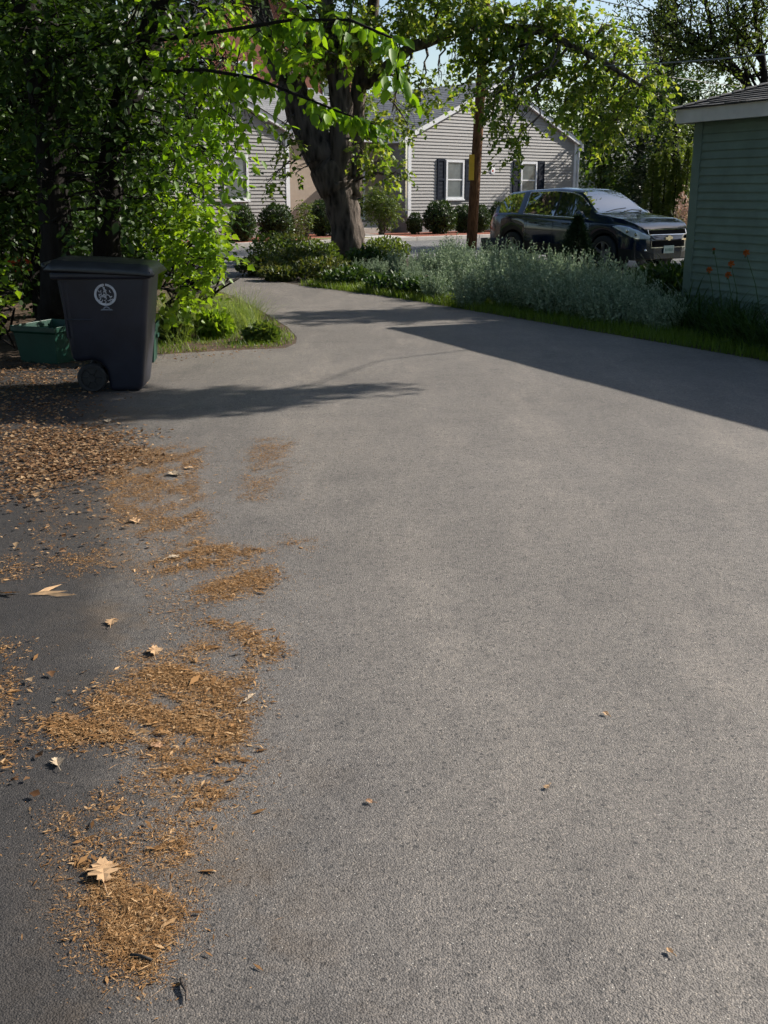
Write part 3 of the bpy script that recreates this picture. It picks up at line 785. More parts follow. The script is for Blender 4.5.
# trees out on the right: they shade the bed, the car and the bins
def crown_tree(name, label, base, h, blobs, mat, size, dens, L=.55, group=None, tmpl=LOBED, bark=M_bark, r=.25, nl=8, top=None):
    x, y = base
    tx, ty = top if top else (x, y)
    return tree(name, label, (x,y,0), [([(x,y,-.1),(x+.08,y+.05,h*.25),(x*.6+tx*.4,y*.6+ty*.4,h*.55),(tx,ty,h*.9)], [r*1.25,r,r*.75,r*.25])], blobs, None, mat, bark, size, dens, nl, L, tmpl, group, .4, .2, False, limb_r=.026)
limbb = [(tuple(caster(px, py, h)), (rr, rr*.6, .25)) for px, py, h, rr in [(-130,402,6.5,1.0),(-75,405,6.4,.95),(-25,408,6.3,.9),(25,409,6.2,.85),(75,409,6.1,.85),(120,407,6.0,.8),(160,408,6.0,.72),(198,405,5.9,.58),(230,402,5.9,.44),(260,398,5.9,.34),(288,394,5.8,.27),(312,391,5.8,.2),(332,389,5.8,.13)]]
lst = [Vector((12.4,17.6,5.2)), Vector((10.6,16.2,5.9)), Vector((8.4,14.4,6.0))] + [Vector(limbb[k][0]) for k in (10, 7, 4, 0)]
trunk_ = [Vector((12.4,17.6,-.1)), Vector((12.45,17.6,2.5)), Vector((12.4,17.6,5.2)), Vector((12.9,17.9,7))]
limbb += [((13.2,17.8,4.8),(1.9,1.7,1.2)), ((14.2,18.6,5.8),(1.8,1.7,1.2)), ((14.6,17.2,4.2),(1.6,1.6,1.1))]
tree('shade_tree', 'broad tree right of the garage whose long branch shades the bins', (12.4,17.6,0), [(trunk_, [.3,.24,.2,.06]), (lst, [.05,.02,.010,.010,.010,.009,.006])], limbb, None, L_maple, M_bark, .13, 1.9, 8, .4, LOBED, None, .3, .2, False, limbs=False)
b2l = [(tuple(caster(px, py, h)), (rr, rr*.55, .5)) for px, py, h, rr in [(310,318,7.2,1.0),(370,316,7.2,1.1),(430,315,7.1,1.1),(490,318,7.0,1.1),(545,322,7.0,.9),(560,310,7.5,1.2),(620,318,7.3,1.2)]]
b2l += [(tuple(caster(px, py, h)), (1.5, 1.3, .8)) for px, py, h in [(520,285,7.5),(580,290,7.6),(640,295,7.4),(680,300,7.4)]]
b2l += [((14.2,26.4,6.9),(2.2,2.0,1.2)), ((15.6,27.2,7.6),(2.4,2.2,1.4)), ((14.6,24.6,7.2),(2.0,1.8,1.2)), ((12.8,28.4,6.4),(1.6,1.6,1.0)), ((15.8,29.5,7.6),(2.2,2.0,1.2))]
crown_tree('shade_tree', 'tall spreading tree behind the garage that shades the silver bed', (15.5,22.5), 9, b2l, L_maple, .16, 1.7, .5)

# background trees right of the house
def far_tree(name, label, px, Y, ytop, ybot, wpx, mat, leaf, dens, n=12, group='trees beyond the parked car', L=.8, tmpl=RHOMB, r=.22):
    base = at(px, 192, Y); base.z = 0; bl = []
    for j in range(n):
        py = ytop + (ybot-ytop)*(j+.5)/n; wf = math.sin(PI*(.18+.75*(j+.5)/n))
        q = wpx*.5*wf
        bl.append(B(px+random.uniform(-q,q), py, Y+random.uniform(-1.5,1.5), wpx*random.uniform(.24,.36)))
    top = at(px, ytop+10, Y)
    return tree(name, label, base, [([base, base.lerp(top,.4)+Vector((.2,0,0)), base.lerp(top,.7), top], [r*1.3,r,r*.7,.04])], bl, None, mat, M_barkd, leaf, dens, 8, L, tmpl, group, .3, .25, False)
far_tree('dark_tree', 'dense dark tree rising directly behind the right gable end of the house', 600, 58, 78, 205, 60, L_dark, .24, 1.9, 16)
far_tree('dark_tree', 'dark tree in the middle of the gap between house and garage', 640, 56, 95, 200, 55, L_dark, .22, 1.9, 14)
far_tree('dark_tree', 'rounded dark green tree top seen just above the left end of the garage roof', 698, 50, 74, 190, 70, L_dark, .2, 1.8, 14)
far_tree('dark_tree', 'sunflecked tree behind the left corner of the garage', 676, 46, 110, 190, 34, L_far2, .17, 1.7, 10)
far_tree('dark_tree', 'tall dark tree behind the roof of the right gable', 560, 66, 95, 200, 60, L_dark, .26, 1.1, 10)
for px_, Y_, yt, w_, lab in [(800,58,60,80,'broad tree behind the garage, out past the right edge'),(880,62,70,90,'second broad tree behind the garage, out past the right edge'),(970,60,60,90,'third broad tree behind the garage, out past the right edge'),(745,66,110,70,'dark tree behind the trunk of the open limbed tree')]:
    far_tree('dark_tree', lab, px_, Y_, yt, 205, w_, L_dark, .26, .9, 12)
# tall narrow conifer
def spire(name, label, base, h, w, mat, n, size, group=None, bark=M_barkd, cat='tree', lo=.03):
    root = empty(name, base, label, cat, group); g = G(); g.tube([(0,0,0),(0,0,h*.5),(0,0,h*.97)], [w*.08,w*.05,.01], 8)
    g.build('trunk', bark, root, smooth=True)
    t = rng.random(n)**.8; t = lo + (1-lo)*(1 - t) ; a = rng.uniform(0,2*PI,n)
    lay = 1 + .22*np.sin(t*h*9 + 3*np.sin(a*2))
    rad = w*.5*np.minimum(1, (1-t)*1.35+.02)*lay*rng.uniform(.45,1.05,n)
    P = np.column_stack([rad*np.cos(a), rad*np.sin(a), t*h])
    U = np.column_stack([np.cos(a), np.sin(a), rng.uniform(-.3,.7,n)]) + rng.normal(size=(n,3))*.3
    V, F = cloud(P, U, np.array([0,0,1.])+rng.normal(size=(n,3))*.5, size*rng.uniform(.6,1.3,n), NARROW)
    np_mesh('crown', V, F, mat, root, world=False); return root
b = at(655,192,52); b.z = 0
spire('conifer_tree', 'tall dark conifer against the sky left of the bare-branched tree', b, 11.2, 2.3, L_conif, 9000, .24)
for k, (px, h, lab) in enumerate([(652,3.0,'leftmost narrow arborvitae behind the parked car'),(664,3.2,'second narrow arborvitae behind the parked car'),(675,2.9,'third narrow arborvitae, beside the pink plumes'),(686,3.3,'arborvitae closest to the garage corner')]):
    b = at(px,192,44); b.z = 0
    spire('arborvitae', lab, b, h, .8, L_far2, 4200, .12, 'row of arborvitae behind the parked car')

# sparse open tree, dark limbs against the sky above the garage roof
def sparse_tree(name, label, Y, limbs, base):
    root = empty(name, base, label, 'tree'); g = G(); tips = []
    def grow(p, d, ln, r, lev):
        pts = [p]; q = p.copy(); dd = d.copy()
        for i in range(4):
            dd = (dd + Vector((random.gauss(0,.16), random.gauss(0,.16), random.gauss(0,.1)+.02))).normalized(); q = q + dd*ln/4; pts.append(q.copy())
        g.tube(pts, [max(.012, r*(1-.17*i)) for i in range(5)], 5 if lev else 7, cap=False)
        if lev >= 3: tips.extend(pts[1:]); return
        for k in range(4 if lev < 2 else 3):
            st = pts[random.choice((1,2,3,4))]
            nd = (dd + Vector((random.gauss(0,.75), random.gauss(0,.75), random.gauss(.05,.45)))).normalized()
            grow(st, nd, ln*random.uniform(.5,.72), r*.5, lev+1)
        if lev >= 1: tips.extend(pts[2:])
    for pts, rad in limbs:
        P = [at(x,y,Y) for x, y in pts]; rad = [q*.55 for q in rad]
        g.tube(P, rad, 8, rough=.08)
        for i in range(len(P)-1):
            d = (P[i+1]-P[i])
            for k in range(3):
                nd = (d.normalized() + Vector((random.gauss(0,.9), random.gauss(0,.6), random.gauss(.1,.5)))).normalized()
                grow(P[i].lerp(P[i+1], random.random()), nd, random.uniform(1.2,2.2), rad[i]*.42, 1)
    g.build('trunk', M_barkd, root, world=True, smooth=True)
    T = np.array([tuple(t) for t in tips]); T = T[rng.random(len(T)) < .8]
    O = np.repeat(T, 5, 0) + rng.normal(size=(len(T)*5,3))*.16
    V, F = cloud(O, rng.normal(size=O.shape)+np.array([0,0,-.4]), rng.normal(size=O.shape)*.5+np.array([0,0,.7]), .115*rng.uniform(.5,1.2,len(O)), OVAL)
    np_mesh('crown', V, F, L_open, root); return root
b = at(772,192,36); b.z = 0
sparse_tree('locust_tree', 'open tree with thin dark limbs against the sky above the garage roof', 36,
  [([(780,232),(775,192),(770,140),(752,92),(738,72),(724,55),(713,38),(706,0),(704,-40)], [.40,.34,.3,.24,.2,.16,.13,.09,.05]),
   ([(724,56),(702,45),(686,30),(672,12),(660,-10)], [.12,.10,.08,.06,.03]),
   ([(770,140),(766,90),(761,49),(756,20),(752,-30)], [.26,.22,.19,.16,.1]),
   ([(760,38),(735,38),(715,46),(690,58),(672,66)], [.09,.08,.06,.05,.03])], b)

# ------------------------------------------------------------------ house
H = empty('grey_house', HL, 'grey clapboard house with two white-trimmed gables across the street', 'house', rz=AH)
def clap(g, xr, z0, z1, ex, y0=0., M=None):
    lip = .030 if ex > .11 else .020
    z = z0
    while z < z1 - 1e-4:
        zt = min(z+ex, z1); a0, b0 = xr(z); a1, b1 = xr(zt)
        if b0 - a0 > .02 and b1 - a1 >= 0:
            g.quad((a0,y0-lip,z),(b0,y0-lip,z),(b1,y0-.003,zt),(a1,y0-.003,zt), M=M)
            g.quad((a0,y0-.003,z),(b0,y0-.003,z),(b0,y0-lip,z),(a0,y0-lip,z), M=M)
        z = zt
def shingles(g, p_eave0, p_eave1, p_top0, p_top1, course=.15, tab=.33, lift=.012):
    """stepped courses of separate tabs on the roof plane given by its eave and its top edge"""
    e0, e1, t0, t1 = map(Vector, (p_eave0, p_eave1, p_top0, p_top1))
    nrmv = (e1-e0).cross(t0-e0); nrmv.normalize()
    if nrmv.z < 0: nrmv = -nrmv
    n = max(2, int((t0-e0).length/course))
    for k in range(n):
        s0, s1 = k/n, (k+1.12)/n
        a, b_ = e0.lerp(t0,s0), e1.lerp(t1,s0); c, d = e0.lerp(t0,min(1,s1)), e1.lerp(t1,min(1,s1))
        w = (b_-a).length; m = max(1, int(w/tab)); o = (k % 2)*.5
        cuts = [0] + [min(1,max(0,(i+o+random.uniform(-.12,.12))/m)) for i in range(1 if o == 0 else 0, m)] + [1]
        for i in range(len(cuts)-1):
            u, v = cuts[i], cuts[i+1]
            if v-u < .005: continue
            l = lift*random.uniform(.8,1.3)
            g.add([a.lerp(b_,u)+nrmv*l, a.lerp(b_,v)+nrmv*l, c.lerp(d,v)+nrmv*.002, c.lerp(d,u)+nrmv*.002,
                   a.lerp(b_,u), a.lerp(b_,v)], [(0,1,2,3),(4,5,1,0)])
W_, ZE, ZR, ZS = 9.64, 3.75, 5.86, .70
sl = (ZR-ZE)/(W_/2)
side = G(); trim = G(); fnd = G(); rf = G(); bg = G()
for x0 in (0, -5.55-W_):
    x1 = x0+W_; xm = (x0+x1)/2
    def xr(z, x0=x0, x1=x1, xm=xm):
        if z <= ZE: return (x0+.14, x1-.14)
        t = (z-ZE)/sl; return (min(xm, x0+t), max(xm, x1-t))
    clap(side, xr, ZS, ZR-.05, .12)
    for s in (0, 1):                                   # returning side walls
        Mx = Matrix.Translation((x0 if s == 0 else x1, 0, 0)) @ Matrix.Rotation(-PI/2 if s == 0 else PI/2, 4, 'Z')
        clap(side, (lambda z, s=s: (-10+.0, -.14)) if s == 0 else (lambda z: (.14, 10)), ZS, ZE, .12, 0, Mx)
    fnd.box((x0+.03,.03,-.1),(x1-.03,10,ZS-.02))
    trim.box((x0-.03,-.035,ZS-.03),(x0+.13,.02,ZE)); trim.box((x1-.13,-.035,ZS-.03),(x1+.03,.02,ZE))
    trim.box((x0-.02,-.03,ZS-.10),(x1+.02,.015,ZS-.01))
    for s in (-1, 1):                                  # rake boards
        a = Vector((xm + s*(W_/2+.30), 0, ZE-.30*sl)); b_ = Vector((xm, 0, ZR))
        d = .20
        trim.add([(a.x,-.16,a.z-d),(b_.x,-.16,b_.z-d),(b_.x,-.16,b_.z),(a.x,-.16,a.z),(a.x,-.02,a.z-d),(b_.x,-.02,b_.z-d),(b_.x,-.02,b_.z),(a.x,-.02,a.z)],
                 [(0,1,2,3) if s < 0 else (3,2,1,0),(0,4,5,1),(3,2,6,7),(0,3,7,4)])
        shingles(rf, (a.x,-.2,a.z+.01), (a.x,10,a.z+.01), (b_.x,-.2,b_.z+.01), (b_.x,10,b_.z+.01), .22, .6)
        trim.box((min(a.x,a.x-s*.12),-.15,a.z-.24),(max(a.x,a.x-s*.12),10,a.z-.02))
# recessed beige entrance link and the long rear roof
bg.box((-5.55,1.5,0),(0,1.7,3.5)); 
trim.box((-5.5,1.2,3.42),(-.03,1.5,3.58))
rfl = G(); shingles(rfl, (-5.5,1.15,3.6), (-.05,1.15,3.6), (-5.5,6,5.7), (-.05,6,5.7), .22, .6)
side.build('siding', M_side, H); trim.build('white_trim', M_trim, H); fnd.build('foundation', M_found, H)
bg.build('entrance_wall', M_beige, H); rf.v += []; 
n0 = len(rf.v); rf.add(rfl.v, rfl.f); rf.build('roof', M_roofh, H)
def house_window(xc, zb, zt, w, shutters=True):
    f = G(); y = -.02
    fw = .085
    f.box((xc-w/2,y-.045,zb),(xc-w/2+fw,y+.01,zt)); f.box((xc+w/2-fw,y-.045,zb),(xc+w/2,y+.01,zt))
    f.box((xc-w/2+fw,y-.045,zt-fw),(xc+w/2-fw,y+.01,zt)); f.box((xc-w/2+fw,y-.045,zb),(xc+w/2-fw,y+.01,zb+fw))
    f.box((xc-w/2+fw,y-.030,(zb+zt)/2-.025),(xc+w/2-fw,y+.008,(zb+zt)/2+.025))
    f.box((xc-w/2-.03,y-.07,zb-.05),(xc+w/2+.03,y+.012,zb))
    fo = f.build('window', M_trim, H)
    p = G(); p.quad((xc-w/2+.03,y-.012,zb+.03),(xc+w/2-.03,y-.012,zb+.03),(xc+w/2-.03,y-.012,zt-.03),(xc-w/2+.03,y-.012,zt-.03))
    p.build('pane', M_glass, fo)
    if shutters:
        for s in (-1, 1):
            q = G(); a = xc + s*(w/2+.06); c = xc + s*(w/2+.46); a, c = min(a,c), max(a,c)
            q.box((a,y-.045,zb-.03),(a+.06,y+.01,zt+.03)); q.box((c-.06,y-.045,zb-.03),(c,y+.01,zt+.03))
            for z in (zb-.03, (zb+zt)/2-.04, zt-.05): q.box((a+.06,y-.043,z),(c-.06,y+.01,z+.08))
            zz = zb+.07
            while zz < zt-.09:
                q.quad((a+.06,y-.035,zz),(c-.06,y-.035,zz),(c-.06,y-.012,zz+.05),(a+.06,y-.012,zz+.05)); zz += .05
            q.box((a+.05,y-.012,zb),(c-.05,y+.009,zt)); q.build('shutter', M_shut, H)
def wx(px):                                            # distance along the front for a picture column
    p = HP(px, 0); return (p-HL).dot(r2)
house_window(wx(454), 1.33, 2.80, .98); house_window(wx(527.5), 1.33, 2.80, .98); house_window(wx(236), 1.33, 2.80, .98, False)
g = G(); Mx = Matrix.Translation((wx(491.5), -.03, 2.42)) @ Matrix.Rotation(PI/2, 4, 'X'); g.lathe([(0,.012),(.11,.012),(.14,.0),(.14,-.02)], 20, Mx)
pl = g.build('wall_plaque', M_trim, H); g = G(); g.lathe([(0,.016),(.045,.016),(.05,.012)], 12, Mx); g.build('plaque_centre', M_red, pl)
# front door with dark sidelights
xd = -3.1 + 1.35
g = G(); g.box((xd-.8,1.44,.55),(xd+.8,1.52,2.75)); dr = g.build('door', M_trim, H)
g = G()
for a, c in ((-.68,-.40),(.36,.68)): g.box((xd+a,1.41,.7),(xd+c,1.45,2.6))
g.build('sidelight', M_shut, dr)
g = G(); g.box((xd-1.1,.6,.0),(xd+1.1,1.48,.5)); g.box((xd-1.1,.25,0),(xd+1.1,.59,.3)); g.build('step', M_conc, H)
g = G(); g.tube([(W_+.08,-.08,.3),(W_+.08,-.08,ZE-.3)], .05, 8); g.build('downspout', M_trim, H)

# brick building behind the left gable
BB = empty('brick_building', at(270,192,66).xy.to_3d(), 'dark red brick building glimpsed through leaves behind the left gable', 'building', rz=AH)
g = G(); g.box((-7,0,0),(7,9,9.2)); g.add([(-7,0,9.2),(7,0,9.2),(0,0,12.6)], [(0,1,2)]); g.build('wall', M_brick, BB)
g = G()
for s in (-1,1): shingles(g, (s*7.5,-.4,9.0), (s*7.5,9.4,9.0), (0,-.4,12.7), (0,9.4,12.7), .35, .9)
g.build('roof', M_roofg, BB)
for x in (-4.5,-1.5,1.5,4.5):
    for z in (1.4, 4.3, 7.0):
        g = G(); g.box((x-.55,-.06,z),(x+.55,.02,z+1.6)); f = g.build('window', M_trim, BB)
        g = G(); g.box((x-.45,-.075,z+.1),(x+.45,-.05,z+1.5)); g.build('pane', M_glass, f)
# pale house in the trees far right
PH = empty('white_house', at(640,192,85).xy.to_3d(), 'pale house barely showing between trunks behind the parked car', 'house', rz=R(15))
g = G(); g.box((-7,0,0),(7,8,3.4)); g.build('wall', M_conc, PH); g = G()
for s in (0,1): shingles(g, (-7.4,-.4+s*8.8,3.3), (7.4,-.4+s*8.8,3.3), (-7.4,4,6), (7.4,4,6), .35, .9)
g.build('roof', M_roofh, PH)
for x in (-4,0,4):
    g = G(); g.box((x-.6,-.05,1),(x+.6,.02,2.4)); g.build('window', M_glass, PH)

# shrubs in front of the house
def ball_shrub_mesh(n, size, rr=(.5,.5,.45)):
    P, d = ell_pts((0,0,.42), rr, n, .72)
    lump = 1 + .10*np.sin(d[:,0]*7+1)*np.sin(d[:,1]*6)+.07*np.sin(d[:,2]*9)
    P = np.array((0,0,.42)) + (P-np.array((0,0,.42)))*lump[:,None]; P[:,2] = np.maximum(P[:,2], .02)
    return cloud(P, d*.5+rng.normal(size=P.shape)*.6+np.array([0,0,.3]), d+rng.normal(size=P.shape)*.4, size*rng.uniform(.6,1.3,n), RHOMB)
V, F = ball_shrub_mesh(3600, .07)
def boxwood(px, yl, wpx, h, label, first=[None]):
    p = HP(px, yl); w = wpx*p.y/(FPX/cp)
    if first[0] is None:
        root = empty('boxwood', (0,0,0), label, 'shrub', 'clipped shrubs in front of the house')
        np_mesh('foliage', V, F, L_box, root, world=False)
        g = G()
        for k in range(5): g.tube([(random.gauss(0,.04),random.gauss(0,.04),0),(random.gauss(0,.12),random.gauss(0,.12),.25),(random.gauss(0,.25),random.gauss(0,.25),.5)], [.02,.016,.008], 5)
        g.ball((0,0,.4),(.36,.36,.3),10,jit=.1); g.build('stem', M_barkd, root, smooth=True)
        first[0] = root; o = root
    else: o = copy_tree(first[0]); o['label'] = label
    o.location = (p.x, p.y, .09); o.scale = (w, w*.9, h/.87); o.rotation_euler = (0,0,random.uniform(0,6)); return o
boxwood(241,-2.3,28,1.1,'round clipped shrub furthest left, below the left gable window')
boxwood(276,-2.0,38,1.1,'wide clipped shrub at the right corner of the left gable')
boxwood(322,-.3,30,1.2,'dark clipped shrub by the path behind the maple trunk')
boxwood(415,-1.2,17,.75,'smallest clipped shrub at the left corner of the right gable')
boxwood(440,-1.4,33,1.15,'largest round clipped shrub below the shuttered window left of the pole')
boxwood(463,-1.1,22,1.0,'clipped shrub partly hidden behind the utility pole')
boxwood(480,-1.5,22,1.0,'clipped shrub just right of the utility pole')
boxwood(500,-1.2,24,1.1,'clipped shrub partly hidden by the rear of the car')
def hbush(px, yl, top, wpx, label, mat, size, n=6):
    p = HP(px, yl); h = at(px, top, p.y).z; w = wpx*p.y/(FPX/cp)/2
    bl = [((p.x+random.uniform(-.5,.5)*w, p.y+random.uniform(-.3,.3)*w, h*random.uniform(.45,.8)), (w*.55,w*.5,h*.26)) for _ in range(n)] + [((p.x,p.y,h*.72),(w*.75,w*.7,h*.27)),((p.x,p.y,h*.5),(w*.85,w*.7,h*.2))]
    return bush('leafy_shrub', label, (p.x,p.y,.09), bl, mat, size, 1.0, 7, .3, OVAL, M_bark)
hbush(381,-1.0,188,42,'tall airy light green shrub right of the maple trunk', L_lbush, .09)
hbush(305,-1.2,196,16,'slim young sapling by the path left of the maple trunk', L_lbush, .09, 3)
hbush(296,-1.6,216,14,'low wispy brownish plant beside the wide clipped shrub', L_peren, .07, 3)

# ------------------------------------------------------------------ green garage
E0 = Vector((3.79, 14.9, 0)); ed = Vector((.405, -.914, 0)).normalized()
GR = empty('green_garage', E0, 'green clapboard garage with dark shingled hip roof at the right edge', 'garage', rz=math.atan2(ed.y, ed.x))
GL, GD, OH, ZF, PITG = 7.6, 6.4, .2, 2.45, .34
g = G()
x0, x1, y0, y1 = OH, GL-OH, OH, GD-OH
clap(g, lambda z: (x0+.13, x1-.13), .18, ZF+.02, .1016, y0)
clap(g, lambda z: (.13, y1-y0-.13), .18, ZF+.02, .1016, 0, Matrix.Translation((x0, y1, 0)) @ Matrix.Rotation(-PI/2, 4, 'Z'))
clap(g, lambda z: (.13, x1-x0-.13), .18, ZF+.02, .1016, 0, Matrix.Translation((x1, y1, 0)) @ Matrix.Rotation(PI, 4, 'Z'))
clap(g, lambda z: (.13, y1-y0-.13), .18, ZF+.02, .1016, 0, Matrix.Translation((x1, y0, 0)) @ Matrix.Rotation(PI/2, 4, 'Z'))
g.build('siding', M_green, GR)
for (cx_, cy_, sx_, sy_) in ((x0,y0,1,1),(x1,y0,-1,1),(x0,y1,1,-1),(x1,y1,-1,-1)):
    a, b_ = sorted((cx_-sx_*.028, cx_+sx_*.125)); c, d = sorted((cy_-sy_*.028, cy_+sy_*.125))
    g = G(); g.box((a,c,.12),(b_,d,ZF+.01)); g.build('corner_board', M_green, GR, bevel=.004)
g = G(); g.box((x0+.02,y0+.02,-.1),(x1-.02,y1-.02,.17)); g.build('foundation', M_conc, GR)
g = G()
zt = ZF+.17
g.box((0,0,ZF),(GL,.025,zt)); g.box((0,GD-.025,ZF),(GL,GD,zt)); g.box((0,.025,ZF),(.025,GD-.025,zt)); g.box((GL-.025,.025,ZF),(GL,GD-.025,zt))
g.build('fascia', M_fascia, GR)
g = G(); g.box((.027,.027,ZF+.012),(GL-.027,GD-.027,ZF+.03)); g.build('soffit', M_green, GR)
g = G(); o_ = .03; hr = (GD/2+o_)*PITG
cA, cB, cC, cD = (-o_,-o_,zt+.004), (GL+o_,-o_,zt+.004), (GL+o_,GD+o_,zt+.004), (-o_,GD+o_,zt+.004)
rA, rB = (GD/2,GD/2,zt+hr), (GL-GD/2,GD/2,zt+hr)
shingles(g, cA, cB, rA, rB, .14, .31, .016); shingles(g, cD, cC, rA, rB, .14, .31, .016)
shingles(g, cA, cD, rA, rA, .14, .31, .016); shingles(g, cB, cC, rB, rB, .14, .31, .016)
for a, b_ in ((cA,rA),(cD,rA),(cB,rB),(cC,rB),(rA,rB)):          # hip and ridge caps
    a, b_ = Vector(a), Vector(b_); n = int((b_-a).length/.15); t = (b_-a).normalized(); sd = t.cross(Vector((0,0,1))).normalized()
    for k in range(n):
        p, q = a.lerp(b_,k/n), a.lerp(b_,(k+1.2)/n); l = Vector((0,0,.035)); l2 = Vector((0,0,.018))
        g.add([p-sd*.12+Vector((0,0,.0)), p+l, p+sd*.12, q-sd*.12-l2*.5, q+l2, q+sd*.12-l2*.5], [(0,1,4,3),(1,2,5,4)])
g.build('roof', M_roofg, GR)

# ------------------------------------------------------------------ utility pole and wires
pb = gnd(471, 250)
PO = empty('utility_pole', (pb.x, pb.y, 0), 'brown wooden utility pole in front of the right gable', 'pole')
ptop = at(481, 82, pb.y) - pb
top = ptop*(9.2/ptop.z)
g = G(); g.tube([Vector((0,0,-.1)), top*.25, top*.5, top*.75, top], [.155,.145,.135,.125,.11], 16, rough=.02); g.build('shaft', M_pole, PO, smooth=True)
g = G(); c = top*.93
g.box((c.x-.06,c.y-1.1,c.z-.06),(c.x+.06,c.y+1.1,c.z+.06)); g.build('crossarm', M_pole, PO)
mz = at(468,167,pb.y).z
g = G(); q = top*(mz/top.z); g.box((q.x-.21,q.y-.165,mz-.36),(q.x-.06,q.y-.145,mz+.33)); g.build('marker_plate', M_yel, PO)
PO2 = copy_tree(PO); PO2.location = PO.location + r2*38; PO2['label'] = 'wooden utility pole further along the street, out at the right'
for z, off, lab in ((7.2,.5,'highest wire sagging right from the utility pole'),(6.55,-.4,'second highest wire running right from the utility pole'),(5.95,.1,'third wire down running right from the utility pole'),(5.4,.1,'lowest street wire running right from the utility pole')):
    a = Vector(PO.location) + top*(z/top.z) + Vector((0,off*.2,0)); e = Vector(PO2.location) + top*(z/top.z) + Vector((0,off*.2,0))
    pts = []
    for i in range(25):
        t = i/24; p = a.lerp(e, t); p.z -= .7*4*t*(1-t)*.5; pts.append(p)
    g = G(); g.tube(pts, .014, 6); tag(g.build('overhead_wire', M_wire, smooth=True), lab, 'wire', 'overhead wires')
gx = GR.matrix_basis @ Vector((2.6,2.8,3.5))
a = Vector(PO.location)+top*(5.0/top.z); g = G(); pts = []
for i in range(25):
    t = i/24; p = a.lerp(gx, t); p.z -= .25*4*t*(1-t); pts.append(p)
g.tube(pts, .013, 6); tag(g.build('service_wire', M_wire, smooth=True), 'service wire sloping from the pole down to the garage roof', 'wire')

# ------------------------------------------------------------------ planting bed
def silver_mesh(seed, h=.75, rad=.44, nst=100):
    r = np.random.default_rng(seed); a = r.uniform(0,2*PI,nst); q = rad*np.sqrt(r.random(nst))
    base = np.column_stack([q*np.cos(a)*.5, q*np.sin(a)*.5, np.zeros(nst)]); tip = np.column_stack([q*np.cos(a)*1.15, q*np.sin(a)*1.15, h*r.uniform(.6,1.12,nst)*(1-.35*(q/rad)**2)])
    nl = 26; t = (np.arange(nl)+1)/nl
    P = base[:,None,:]*(1-t[None,:,None]) + tip[:,None,:]*t[None,:,None]
    P = P + r.normal(size=P.shape)*.012
    T = nrm(tip-base); U = T[:,None,:]*.8 + r.normal(size=P.shape)*.7; W = r.normal(size=P.shape)*.7+np.array([0,0,.4])
    S = (.060*(1.15-.55*t[None,:])*r.uniform(.6,1.3,(nst,nl))).ravel()
    V, F = cloud(P.reshape(-1,3), U.reshape(-1,3), W.reshape(-1,3), S, OVAL)
    g = G()
    for i in range(nst): g.tube([base[i], (base[i]+tip[i])/2, tip[i]], [.004,.003,.0015], 3, cap=False)
    return V, F, g
protos = []
for k in range(3):
    V, F, g = silver_mesh(k+20)
    protos.append((V, F, g))
sil = []
spots = [(425,262,.62),(442,268,.8),(452,255,.75),(462,280,.8),(478,268,.85),(490,290,.8),(500,272,.85),(512,296,.85),(522,276,.85),(534,300,.85),(545,280,.85),(556,304,.85),(566,285,.8),(582,308,.78),(594,290,.82),(602,312,.75),(610,298,.8),(618,314,.7),(630,306,.68),(642,316,.6),(652,312,.55),(662,320,.5),(672,316,.5),(408,270,.55),(394,262,.5),(377,265,.45),(470,296,.6),(412,282,.5),(436,288,.55),(360,268,.42)]
pk = [None]*3
for i, (px, py, s) in enumerate(spots):
    k = i % 3; p = gnd(px, py + 12)
    if pk[k] is None:
        V, F, g = protos[k]
        root = empty('silver_plant', (0,0,0), 'upright silver-leaved plant in the mass filling the bed beside the drive', 'plant', 'silver plants in the bed')
        np_mesh('foliage', V, F, L_silver, root, world=False); g.build('stem', L_silver, root); pk[k] = root; o = root
    else: o = copy_tree(pk[k])
    o.location = (p.x, p.y, .004); o.rotation_euler = (0,0,random.uniform(0,6)); o.scale = (s*1.15, s*1.15, s*random.uniform(1.05,1.3))

def mound(name, px, py, w, h, mat, size, label, n=900, group=None, tmpl=OVAL, cat='plant'):
    p = gnd(px, py); root = empty(name, (p.x,p.y,.004), label, cat, group)
    P, d = ell_pts((0,0,h*.45), (w,w,h*.5), n, .4); P[:,2] = np.maximum(P[:,2], .02)
    V, F = cloud(P, d*.6+rng.normal(size=P.shape)*.6+np.array([0,0,.5]), d*.5+rng.normal(size=P.shape)*.4+np.array([0,0,.6]), size*rng.uniform(.6,1.3,n), tmpl)
    np_mesh('foliage', V, F, mat, root, world=False)
    g = G()
    for k in range(8): g.tube([(0,0,0),(random.gauss(0,.3)*w,random.gauss(0,.3)*w,h*.5),(random.gauss(0,.5)*w,random.gauss(0,.5)*w,h*.85)], [.006,.005,.002], 4)
    g.build('stem', M_day, root); return root
M_day = pm('green_stem', (.05,.09,.025), .7, .2, 10)
